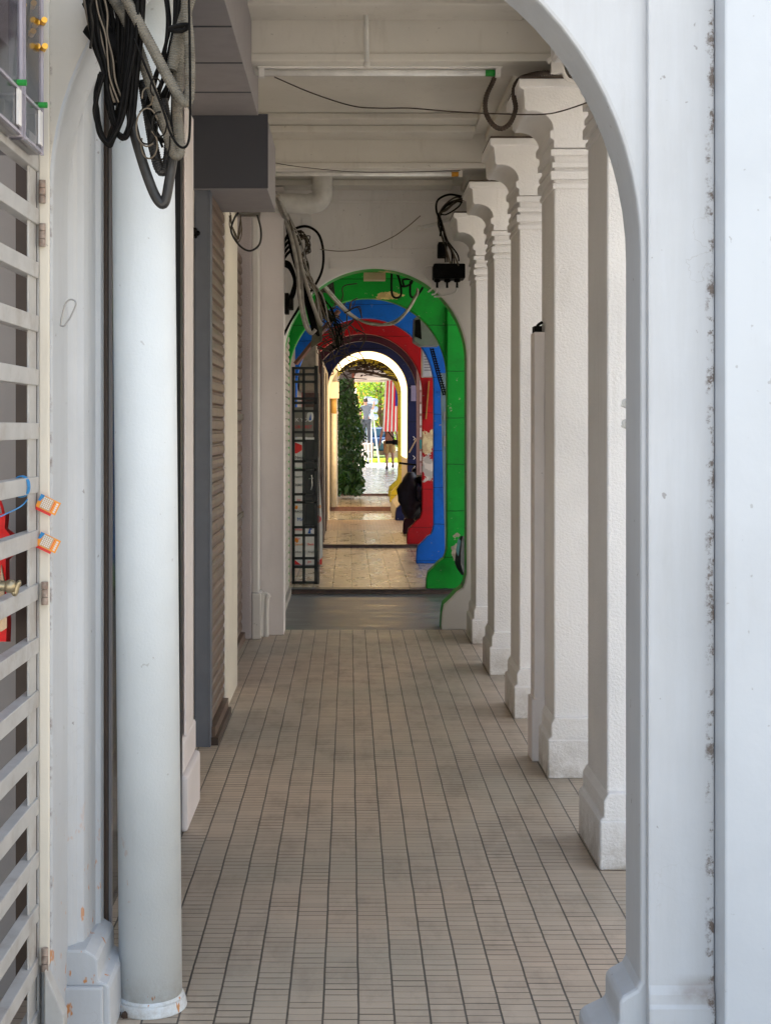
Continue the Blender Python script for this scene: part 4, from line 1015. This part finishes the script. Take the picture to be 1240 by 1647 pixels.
# bundle tied to its side
b = B()
prev = None
for k in range(9):
    t = k / 8; zz = .30 + .62 * t; wr = .14 * math.sin(math.pi * (t * .85 + .1)) + .02
    ring = [b.verts.new((xc - .22 + wr * math.cos(a) * (1 + .22 * math.sin(3 * a + k) + .1 * math.sin(7 * a + 2 * k)), Z0 + .05 + .12 * math.sin(a), zf + zz)) for a in [2 * math.pi * j / 12 for j in range(12)]]
    if prev:
        for j in range(12): b.faces.new((prev[j], prev[(j + 1) % 12], ring[(j + 1) % 12], ring[j]))
    else: b.faces.new(ring)
    prev = ring
b.faces.new(prev)
build('saddle_bag', b, flat('black_cloth', (.01, .012, .02), .6, vari=.6, sca=20), label='bulging black bag hanging at the side of the scooter', cat='bag', smooth=True)

# ================================================================= BEYOND THE GLOWING ARCH
# left side: white pier, pole, climbing plant
b = B(); box(b, -.62, -.225, 26.15, 27.55, .158, 3.2); build('side_wall', b, plaster('grey_white_plaster', (.42, .41, .40)).m, label='short white wall left between the glowing and yellow arches', cat='wall', bevel=.01)
b = B(); cyl(b, (X(537, 26.03) , 26.05, .158), (X(537, 26.03), 26.05, H(665, 26.05)), .045); po = build('pole', b, pvc, label='slim white pole with a brass coloured top left beyond the glowing arch', cat='pole', smooth=True)
b = B(); cyl(b, (X(537, 26.03), 26.05, H(664.9, 26.05)), (X(537, 26.03), 26.05, H(638, 26.05)), .05); build('top_sleeve', b, flat('ochre_sleeve', (.45, .30, .10), .5), po, smooth=True)
b = B(); box(b, X(530, 25.9), X(545, 25.9), 25.93, 26.13, H(641, 26), H(614, 26)); build('meter_cabinet', b, white, label='small white cabinet fixed high left beyond the glowing arch', cat='cabinet', bevel=.01)
b = B(); box(b, -1.4, -.28, 30.35, 44, .198, 3.2); build('side_wall', b, plaster('far_pink_wall', (.55, .42, .38), dirt=.3).m, label='pinkish wall on the left behind the climbing plant', cat='wall')
b = B(); box(b, X(566, 40), X(571, 40) - .02, 40.0, 52, .198, 3.2); build('side_wall', b, flat('brick_red', (.42, .13, .08), .7), label='brick red pier at the far left end of the walkway', cat='pier')
b = B(); box(b, -.28, X(566, 40), 40.0, 40.3, .198, 3.2); build('side_wall', b, greysoft, label='grey upright panel beside the brick red pier', cat='wall')
b = B(); box(b, -1, 2.6, 51.2, 51.5, H(614, 51.2), 3.5); build('end_beam', b, white, label='white beam across the far mouth of the walkway', cat='beam')

def leafmat(name, a, b_, trans=.35):
    n = N(name, .45, spec=.4)
    n.put('Base Color', n.mix(n.ramp(n.noise(5, 5, .8), .40, .62), a, b_))
    n.b.inputs['Transmission Weight'].default_value = 0
    t = n.t; o = t.nodes['Material Output']; tr = t.nodes.new('ShaderNodeBsdfTranslucent'); mx = t.nodes.new('ShaderNodeMixShader')
    tr.inputs[0].default_value = (min(1, b_[0] * 1.9), min(1, b_[1] * 1.9), b_[2], 1); mx.inputs[0].default_value = trans
    t.links.new(n.b.outputs[0], mx.inputs[1]); t.links.new(tr.outputs[0], mx.inputs[2]); t.links.new(mx.outputs[0], o.inputs[0])
    return n.m
def leaf(bm, c, L, W, rg, droop=.0, nrm=None):
    a = Vector((rg.gauss(0, 1), rg.gauss(0, 1), rg.gauss(0, 1) - droop)).normalized()
    s = a.cross(Vector((rg.gauss(0, 1), rg.gauss(0, 1), rg.gauss(0, 1)))).normalized(); u = a.cross(s)
    c = Vector(c); p = [c - a * L * .5, c + s * W * .5 + u * W * .12, c + a * L * .5, c - s * W * .5 + u * W * .12]
    v = [bm.verts.new(q) for q in p]; bm.faces.new((v[0], v[1], v[2])); bm.faces.new((v[0], v[2], v[3]))
rg = random.Random(11)
cp = root('climbing_plant', (0.0, 29.4, .158), 'tall dark green climbing plant on the left beyond the glowing arch', 'plant')
b = B()
for i in range(2600):
    Z = rg.uniform(28.6, 29.7); t = rg.random() ** .85
    py = 610 + 183 * t
    xr_ = 566 + 17 * min(1, t * 2.2) + rg.gauss(0, 2.2); xl_ = 544
    if t > .72: xr_ += -3 * (t - .72) * 10 + 2
    if rg.random() < .12: xr_ += rg.uniform(0, 7) * min(1, t * 2)
    if t > .86: xr_ = 582 + rg.gauss(0, 2.5)
    px = rg.uniform(xl_, xr_)
    L = rg.uniform(.08, .17) * (1.5 if t > .8 else 1)
    leaf(b, P(px, py, Z), L, L * .42, rg, droop=.9)
build('foliage', b, leafmat('climber_leaf', (.006, .030, .008), (.035, .11, .03), .12), cp)
b = B()
for k in range(5): tube(b, pxpath([(556 + k * 4, 793, 29.2), (553 + k * 4, 740, 29.2), (558 + k * 3, 680, 29.2), (553 + k * 3, 622, 29.2)], 29.2), .012, 6)
build('stem', b, twig, cp)
b = B()
for i in range(26):
    px0 = rg.uniform(545, 640); y0 = rg.uniform(582, 604)
    tube(b, pxpath([(px0, y0), (px0 + rg.uniform(10, 26), y0 + rg.uniform(-4, 8)), (px0 + rg.uniform(26, 50), y0 + rg.uniform(-4, 14))], rg.uniform(27.1, 27.5)), .008, 5, 4)
tube(b, pxpath([(560, 596), (600, 600), (640, 612)], 27.3), .03, 6)
for i in range(260): leaf(b, P(rg.uniform(548, 625), 588 + rg.gauss(0, 5), 27.3), .08, .04, rg)
build('vine', b, twig, label='dry vine with small leaves strung under the yellow arch', cat='vine')
# flag
Z = 38.0
fl = root('flag', P(634, 612, Z), 'red and white striped flag with a blue canton hanging near the far end', 'flag')
fr_, fw_, fb_ = leafmat('flag_red', (.70, .015, .04), (.75, .02, .05), .5), leafmat('flag_white', (.80, .78, .80), (.82, .8, .8), .5), leafmat('flag_blue', (.03, .03, .35), (.03, .04, .4), .5)
for s in range(14):
    b = B(); prev = None
    for k in range(15):
        zz = k / 14; py = 694 - 82 * zz; spread = 1 - .12 * zz
        row = []
        for j in range(2):
            px = 650 + (615.5 + (s + j) * 3.15 - 650) * spread; row.append(b.verts.new(P(px, py, Z + .04 * math.sin((s + j) * 1.3 + zz * 3))))
        if prev and not (s >= 6 and k > 7): b.faces.new((prev[0], prev[1], row[1], row[0]))
        prev = row
    build('stripe', b, fr_ if s % 2 else fw_, fl)
b = B(); prev = None
for s in range(6, 15):
    col_ = [b.verts.new(P(650 + (615.5 + s * 3.15 - 650) * (1 - .12 * k / 14), 694 - 82 * k / 14, Z + .04 * math.sin(s * 1.3 + k / 14 * 3))) for k in range(7, 15)]
    if prev:
        for k in range(7): b.faces.new((prev[k], col_[k], col_[k + 1], prev[k + 1]))
    prev = col_
build('canton', b, fb_, fl)
b = B(); tube(b, [P(612, 611, Z), P(664, 611, Z)], .012, 8, 1); build('pole', b, pvc, fl)

# ================================================================= PEOPLE
skin_m = flat('skin', (.42, .24, .16), .5, vari=.1); skin2 = flat('skin_tan', (.34, .18, .12), .5, vari=.1)
def skinmesh(name, verts, edges, radii, mat, parent, sub=2):
    me = bpy.data.meshes.new(name); me.from_pydata([tuple(v) for v in verts], edges, []); me.update()
    o = bpy.data.objects.new(name, me); COL.objects.link(o)
    m = o.modifiers.new('skin', 'SKIN'); 
    for i, rr in enumerate(radii):
        sv = me.skin_vertices[0].data[i]; sv.radius = rr if isinstance(rr, tuple) else (rr, rr)
    me.skin_vertices[0].data[0].use_root = True
    s = o.modifiers.new('sub', 'SUBSURF'); s.levels = sub; s.render_levels = sub
    me.materials.append(mat)
    bpy.context.view_layer.update()
    dg = bpy.context.evaluated_depsgraph_get(); nm = bpy.data.meshes.new_from_object(o.evaluated_get(dg))
    bpy.data.objects.remove(o)
    nm.materials.clear(); nm.materials.append(mat)
    for p_ in nm.polygons: p_.use_smooth = True
    o = bpy.data.objects.new(name, nm); COL.objects.link(o)
    if parent: o.parent = parent; o.matrix_parent_inverse = Matrix.Translation(-world_loc(parent))
    return o
def person(base, J, label, mats, shorts=True, hairm=None, face=1, sleeve=.45, long_sleeve=False):
    """J: joint offsets from base (x, y, z); face: +1 faces away from the camera"""
    r = root('person', base, label, 'person')
    q = {k: Vector(base) + Vector(v) for k, v in J.items()}
    V = []; E = []; Rr = []
    def add(p, rad, par=None):
        V.append(p); Rr.append(rad); i = len(V) - 1
        if par is not None: E.append((par, i))
        return i
    pel = add(q['pelvis'], (.14, .10)); ab = add(q['pelvis'].lerp(q['chest'], .5), (.125, .09), pel); ch = add(q['chest'], (.155, .10), ab)
    nk = add(q['neck'], .055, ch); hd = add(q['head'] - Vector((0, 0, .07)), .07, nk); ht = add(q['head'] + Vector((0, 0, .03)), .088, hd); hp = add(q['head'] + Vector((0, 0, .10)), .05, ht)
    for s in 'LR':
        sh = add(q['sh' + s], .055, ch); el = add(q['el' + s], .042, sh); wr = add(q['wr' + s], .028, el)
        d_ = (q['wr' + s] - q['el' + s]).normalized(); pm = add(q['wr' + s] + d_ * .07, .032, wr)
        side = Vector((0, 1, 0)) if abs(d_.z) > .5 else Vector((1, 0, 0))
        for k, (o_, ln) in enumerate(((-.028, .065), (-.010, .08), (.009, .075), (.026, .06))):
            f1 = add(q['wr' + s] + d_ * .11 + side * o_, .010, pm); add(q['wr' + s] + d_ * (.11 + ln) + side * o_ * 1.1 + Vector((0, 0, -.006)), .008, f1)
        add(q['wr' + s] + d_ * .07 + side * .055, .011, pm)
        hi = add(q['hip' + s], .09, pel); kn = add(q['kn' + s], .062, hi); an = add(q['an' + s], .038, kn)
        ft = add(q['an' + s] + Vector((0, .10 * face, -.05)) , .032, an); add(q['an' + s] + Vector((0, .17 * face, -.06)), .026, ft)
    skinmesh('body', V, E, Rr, mats['skin'], r)
    # shirt
    V = [q['pelvis'] - Vector((0, 0, .12)), q['pelvis'].lerp(q['chest'], .5), q['chest'], q['neck'] - Vector((0, 0, .03))]; E = [(0, 1), (1, 2), (2, 3)]; Rr = [(.165, .12), (.155, .115), (.18, .12), (.07, .07)]
    for s in 'LR':
        V += [q['sh' + s], q['sh' + s].lerp(q['el' + s], .9 if long_sleeve else sleeve)]; n = len(V); E += [(2, n - 2), (n - 2, n - 1)]; Rr += [.07, .062]
    skinmesh('shirt', V, E, Rr, mats['shirt'], r)
    V = [q['pelvis']]; E = []; Rr = [(.165, .125)]
    for s in 'LR':
        e1 = q['hip' + s].lerp(q['kn' + s], .92) if shorts else q['kn' + s]
        V += [q['hip' + s], e1]; n = len(V); E += [(0, n - 2), (n - 2, n - 1)]; Rr += [.125, .115 if shorts else .072]
        if not shorts: V.append(q['an' + s]); E.append((n - 1, n)); Rr.append(.058)
    skinmesh('shorts' if shorts else 'trousers', V, E, Rr, mats['pants'], r)
    for s in 'LR':
        a_ = q['an' + s]; b = B()
        V2 = [a_ + Vector((0, -.03 * face, .05)), a_ + Vector((0, -.03 * face, -.03)), a_ + Vector((0, .1 * face, -.055)), a_ + Vector((0, .2 * face, -.06))]
        b.free(); skinmesh('shoe', V2, [(0, 1), (1, 2), (2, 3)], [.05, .052, .048, .036], mats['shoe'], r, 1)
    b = B(); ball(b, q['head'] + Vector((0, -.012 * face, .045)), .105, .92, 1.0, .95); hb = build('hair', b, mats['hair'], r, smooth=True)
    # face: nose, ears, eyes, mouth
    b = B(); ball(b, q['head'] + Vector((0, .10 * face, -.01)), .017, .8, 1.2, 1.4)
    for s in (-1, 1): ball(b, q['head'] + Vector((s * .088, 0, 0)), .022, .5, .8, 1.3)
    build('nose_and_ears', b, mats['skin'], r, smooth=True)
    b = B()
    for s in (-1, 1): ball(b, q['head'] + Vector((s * .033, .088 * face, .015)), .011)
    ball(b, q['head'] + Vector((0, .088 * face, -.05)), .02, 1.1, .5, .3); build('eyes_and_mouth', b, txt_k, r, smooth=True)
    return r, q
Z = 48.0; bx = X(626, Z)
r1, q1 = person((bx, Z, .198), dict(pelvis=(0, 0, .93), chest=(.0, 0, 1.30), neck=(0, 0, 1.50), head=(0, .02, 1.62), shL=(-.19, 0, 1.42), shR=(.19, 0, 1.42), elL=(-.27, -.02, 1.14), elR=(.27, .0, 1.14), wrL=(-.31, .04, .90), wrR=(.28, .08, .92),
    hipL=(-.09, 0, .88), hipR=(.09, 0, .88), knL=(-.07, .06, .48), knR=(.12, -.02, .50), anL=(-.08, -.02, .09), anR=(.13, .18, .14)),
    'person walking away under the flag, tan top, khaki shorts and a black cross strap', dict(skin=skin_m, shirt=flat('tan_shirt', (.42, .22, .14), .8), pants=flat('khaki', (.42, .30, .12), .8), shoe=flat('dark_shoe', (.05, .04, .035), .6), hair=flat('dark_hair', (.02, .015, .012), .6)))
b = B(); 
tube(b, [q1['shL'] + Vector((.05, -.10, .05)), q1['chest'] + Vector((-.05, -.15, 0)), q1['pelvis'] + Vector((.10, -.16, .16)), q1['pelvis'] + Vector((.17, -.12, .06))], .022, 6)
tube(b, [q1['shR'] + Vector((-.06, -.09, .05)), q1['chest'] + Vector((.10, -.14, -.05)), q1['pelvis'] + Vector((.16, -.13, .12))], .018, 6)
tube(b, [q1['shL'] + Vector((.03, -.10, .04)), q1['chest'] + Vector((-.13, -.13, -.05)), q1['chest'] + Vector((-.14, -.12, -.2))], .016, 6)
sbk = build('shoulder_bag', b, black, label='black strap bag worn across the back of the walking person', cat='bag', smooth=True)
b = B(); box(b, q1['pelvis'].x - .13, q1['pelvis'].x + .2, 47.80, 47.87, 1.06, 1.17); box(b, q1['pelvis'].x + .1, q1['pelvis'].x + .3, 47.80, 47.92, 1.03, 1.2); build('pouch', b, black, sbk, bevel=.02)
Z = 55.0; bx = X(589, Z); zb = 1.0
r2, q2 = person((bx, Z, zb), dict(pelvis=(0, 0, .92), chest=(-.01, 0, 1.28), neck=(-.02, .02, 1.48), head=(-.02, .05, 1.62), shL=(-.17, 0, 1.40), shR=(.17, 0, 1.40), elL=(-.24, 0, 1.12), elR=(.26, .12, 1.30), wrL=(-.20, .10, .92), wrR=(.30, .22, 1.52),
    hipL=(-.09, 0, .86), hipR=(.09, 0, .86), knL=(-.10, .03, .46), knR=(.10, .03, .46), anL=(-.10, 0, .07), anR=(.10, 0, .07)),
    'person in grey shirt and dark trousers standing on the stepladder', dict(skin=skin2, shirt=flat('grey_shirt', (.10, .12, .155), .8), pants=flat('dark_trousers', (.04, .05, .07), .8), shoe=flat('brown_shoe', (.05, .03, .02), .6), hair=flat('dark_hair_two', (.02, .015, .012), .6)), shorts=False)
la = root('stepladder', (bx, 55, .10), 'white aluminium stepladder outside the far end', 'ladder')
lm = flat('aluminium', (.62, .62, .64), .35, metal=.3)
lx0, lx1, lt = X(583, 55), X(597, 55), H(660, 55)
for xx, sy, ex in ((lx0, -.35, 0), (lx1, -.35, .02), (lx0 + .1, .45, .0), (lx1 + .05, .45, .28)):
    b = B(); beam(b, (xx, 55.1 + (sy * .1), lt if xx > lx0 + .05 or sy > 0 else H(712, 55)), (xx + ex, 55.1 + sy, .10), .05, .03); build('leg', b, lm, la)
for k in range(1, 4):
    b = B(); z = .1 + .3 * k; yy = 55.1 - .35 + .32 * (z / 2.3); box(b, lx0 - .02, lx1 + .02, yy - .04, yy + .04, z - .015, z + .015); build('step', b, lm, la)
b = B(); box(b, lx0 - .03, lx1 + .03, 54.86, 55.2, .97, .997); build('step', b, lm, la)
# traffic lights
def traffic_light(px, py, Z, n, label, s=1):
    x, z = X(px, Z), H(py, Z)
    r = root('traffic_light', (x, Z, .1), label, 'traffic light')
    b = B(); cyl(b, (x, Z, .1), (x, Z, z + .2), .06); build('pole', b, flat('pole_grey', (.35, .38, .40), .5), r, smooth=True)
    b = B(); box(b, x - .17, x + .17, Z - .32, Z - .06, z - .32 * n + .1, z + .2); build('housing', b, flat('signal_housing', (.16, .20, .27), .5), r, bevel=.03)
    for k in range(n):
        zc_ = z + .02 - .32 * k
        b = B()
        for i in range(10):
            a = math.pi * (i / 9) * 1.1 - .15
            pass
        cyl(b, (x, Z - .33, zc_), (x + .34 * s, Z - .55, zc_ - .03), .12, .125, 18); build('visor', b, flat('visor_blue_grey', (.28, .36, .48), .5), r, smooth=True)
    return r
traffic_light(592, 646, 60, 3, 'grey blue traffic light with three hoods behind the stepladder')
traffic_light(563, 652, 61, 2, 'traffic light partly hidden by the climbing plant', -1)
b = B(); box(b, X(569.5, 54), X(573.5, 54), 54, 54.12, .1, 3.1); build('post', b, plaster('sunlit_white', (.8, .8, .78)).m, label='white sunlit post at the left of the far opening', cat='post')
# stone garden wall, verge, trees, car, backdrop building
def stone():
    n = N('rough_stone', .85); v = n.t.nodes.new('ShaderNodeTexVoronoi'); v.inputs['Scale'].default_value = 4; n.t.links.new(n.pos, v.inputs['Vector'])
    n.put('Base Color', n.mix(n.ramp(n.noise(6, 4), .3, .7), (.20, .14, .10), (.42, .33, .26))); n.bump(v.outputs['Distance'], .8, .05); return n.m
b = B(); box(b, -12, 1.05, 62, 62.5, 0, .95); build('garden_wall', b, stone(), label='low rough brown stone wall beyond the stepladder', cat='wall', bevel=.05)
b = B(); box(b, 1.6, 14, 62.4, 62.9, 0, .62); build('garden_wall', b, stone(), label='low stone wall right of the walking person', cat='wall', bevel=.05)
b = B(); box(b, -14, 30, 61, 200, -.1, .12); build('lawn', b, flat('grass_green', (.10, .16, .03), .9, vari=.3), kind='structure')
b = B()
for i in range(5000):
    x = rg.uniform(-1.0, 4.2); y = rg.uniform(61.0, 62.0); h = rg.uniform(.06, .22); a = rg.uniform(-.05, .05)
    v = [b.verts.new(c) for c in ((x - .012, y, .12), (x + .012, y, .12), (x + a, y + rg.uniform(-.04, .04), .12 + h))]; b.faces.new(v)
build('grass', b, leafmat('grass_blade', (.12, .20, .03), (.25, .34, .05), .4), kind='stuff', label='sunlit green grass strip below the stone wall', cat='grass')
# car
cx_, cy_, cz_ = X(598, 72), 72.0, .12
ca = root('parked_car', (cx_, cy_, cz_), 'dark blue parked car beyond the stone wall', 'car')
car_p = flat('car_blue', (.008, .04, .11), .2, vari=.03, spec=.8)
b = B(); prof = [(-2.1, .35), (-2.15, .75), (-2.0, .98), (-1.35, 1.05), (-.7, 1.48), (.2, 1.52), (1.0, 1.45), (1.55, 1.05), (2.05, .95), (2.15, .6), (2.1, .35)]
def carxf(p): return p
prism_y(b, [(cy_ + y, cz_ + z) for y, z in prof], cx_ - .85, cx_ + .85); build('body', b, car_p, ca, bevel=.07)
b = B(); prism(b, [(cx_ - .7, cz_ + 1.08), (cx_ - .6, cz_ + 1.44), (cx_ + .6, cz_ + 1.44), (cx_ + .7, cz_ + 1.08)], cy_ - 1.32, cy_ - .9)
build('windscreen', b, flat('car_glass', (.04, .12, .20), .08, vari=.02), ca, bevel=.02)
for s in (-1, 1):
    b = B(); prism_y(b, [(cy_ - .9, cz_ + 1.08), (cy_ - .62, cz_ + 1.42), (cy_ + .9, cz_ + 1.40), (cy_ + 1.3, cz_ + 1.08)], cx_ + s * .84, cx_ + s * .86); build('side_window', b, glass, ca)
    b = B(); ball(b, (cx_ + s * .62, cy_ - 2.13, cz_ + .78), .13, 1.3, .4, .8); build('headlight', b, flat('lamp_glass', (.8, .8, .78), .1), ca, smooth=True)
    for yy in (-1.35, 1.35):
        b = B(); cyl(b, (cx_ + s * .70, cy_ + yy, cz_ + .32), (cx_ + s * .88, cy_ + yy, cz_ + .32), .32, seg=28); wv = build('wheel', b, black, ca, smooth=False)
        b = B(); cyl(b, (cx_ + s * .885, cy_ + yy, cz_ + .32), (cx_ + s * .90, cy_ + yy, cz_ + .32), .2, seg=20); build('rim', b, grey_leaf, wv)
b = B(); box(b, cx_ - .26, cx_ + .26, cy_ - 2.19, cy_ - 2.16, cz_ + .45, cz_ + .57); build('number_plate', b, notice, ca)
# trees
def tree(x, y, h, cr, lm_, label, n=2600, ls=.16):
    r = root('tree', (x, y, .1), label, 'tree', 'trees beyond the far end of the walkway')
    b = B(); tube(b, [(x, y, .1), (x + .1, y, h * .25), (x - .1, y + .1, h * .5), (x, y, h * .8)], lambda t: .20 * (1 - .75 * t), 10)
    tips = []
    for i in range(9):
        a = i * 2.4; z0_ = h * (.22 + .05 * i); tip = Vector((x + cr * .8 * math.cos(a), y + cr * .8 * math.sin(a), z0_ + h * .2))
        tube(b, [(x, y, z0_), ((x + tip.x) / 2, (y + tip.y) / 2, z0_ + h * .13), tip], lambda t: .07 * (1 - .8 * t), 6); tips.append(tip)
    build('trunk', b, flat('bark', (.16, .09, .05), .9, vari=.4), r)
    b = B(); cl = []
    for t in tips: 
        for _ in range(4): cl.append(t + Vector((rg.gauss(0, cr * .3), rg.gauss(0, cr * .3), rg.gauss(0, h * .12))))
    for i in range(n):
        c = rg.choice(cl); s_ = cr * .22; leaf(b, c + Vector((rg.gauss(0, s_), rg.gauss(0, s_), rg.gauss(0, s_ * .8))), ls * rg.uniform(.7, 1.4), ls * .55, rg)
    build('crown', b, lm_, r); return r
tg1, tg2, tg3 = leafmat('leaf_yellow_green', (.05, .12, .02), (.13, .21, .03), .4), leafmat('leaf_green', (.05, .13, .02), (.12, .24, .03), .45), leafmat('leaf_orange', (.35, .16, .04), (.45, .28, .06), .4)
tree(1.75, 78, 5.2, 1.5, tg1, 'bright yellow-green tree right of the traffic light', 4200)
tree(.55, 84, 5.6, 1.5, tg3, 'orange-leaved tree behind the head of the person on the ladder', 3200)
tree(3.4, 90, 7, 2.6, tg2, 'deeper green tree furthest right beyond the flag', 5200)
tree(-1.2, 92, 7, 2.6, tg2, 'deeper green tree left of the far opening', 4200)
ob = root('shophouse', (15, 20, 0), 'cream two storey shophouse row across the street on the right', 'building')  # unseen row, added so its sunlit front bounces light into the arcade
wb = B(); box(wb, 15, 22, -12, 50, -.1, 8.5); build('wall', wb, cream, ob)
wb = B(); box(wb, 14.6, 22.2, -12.2, 50.2, 8.5, 8.8); build('roof', wb, flat('roof_tile', (.30, .12, .07), .8), ob)
for k in range(12):
    for zz in (1.2, 5.0):
        wb = B(); box(wb, 14.93, 15.05, -9.5 + k * 5, -7.6 + k * 5, zz - .9, zz + 1.4); build('window', wb, glass, ob)
bb = root('building', (1, 118, 0), 'pale building far behind the trees', 'building')
b = B(); box(b, -16, 18, 118, 128, 0, 7.0); build('wall', b, pav, bb)
for k in range(7):
    b = B(); box(b, -14 + k * 4.6, -11.6 + k * 4.6, 117.95, 118.2, 1.2, 3.4); build('window', b, glass, bb)
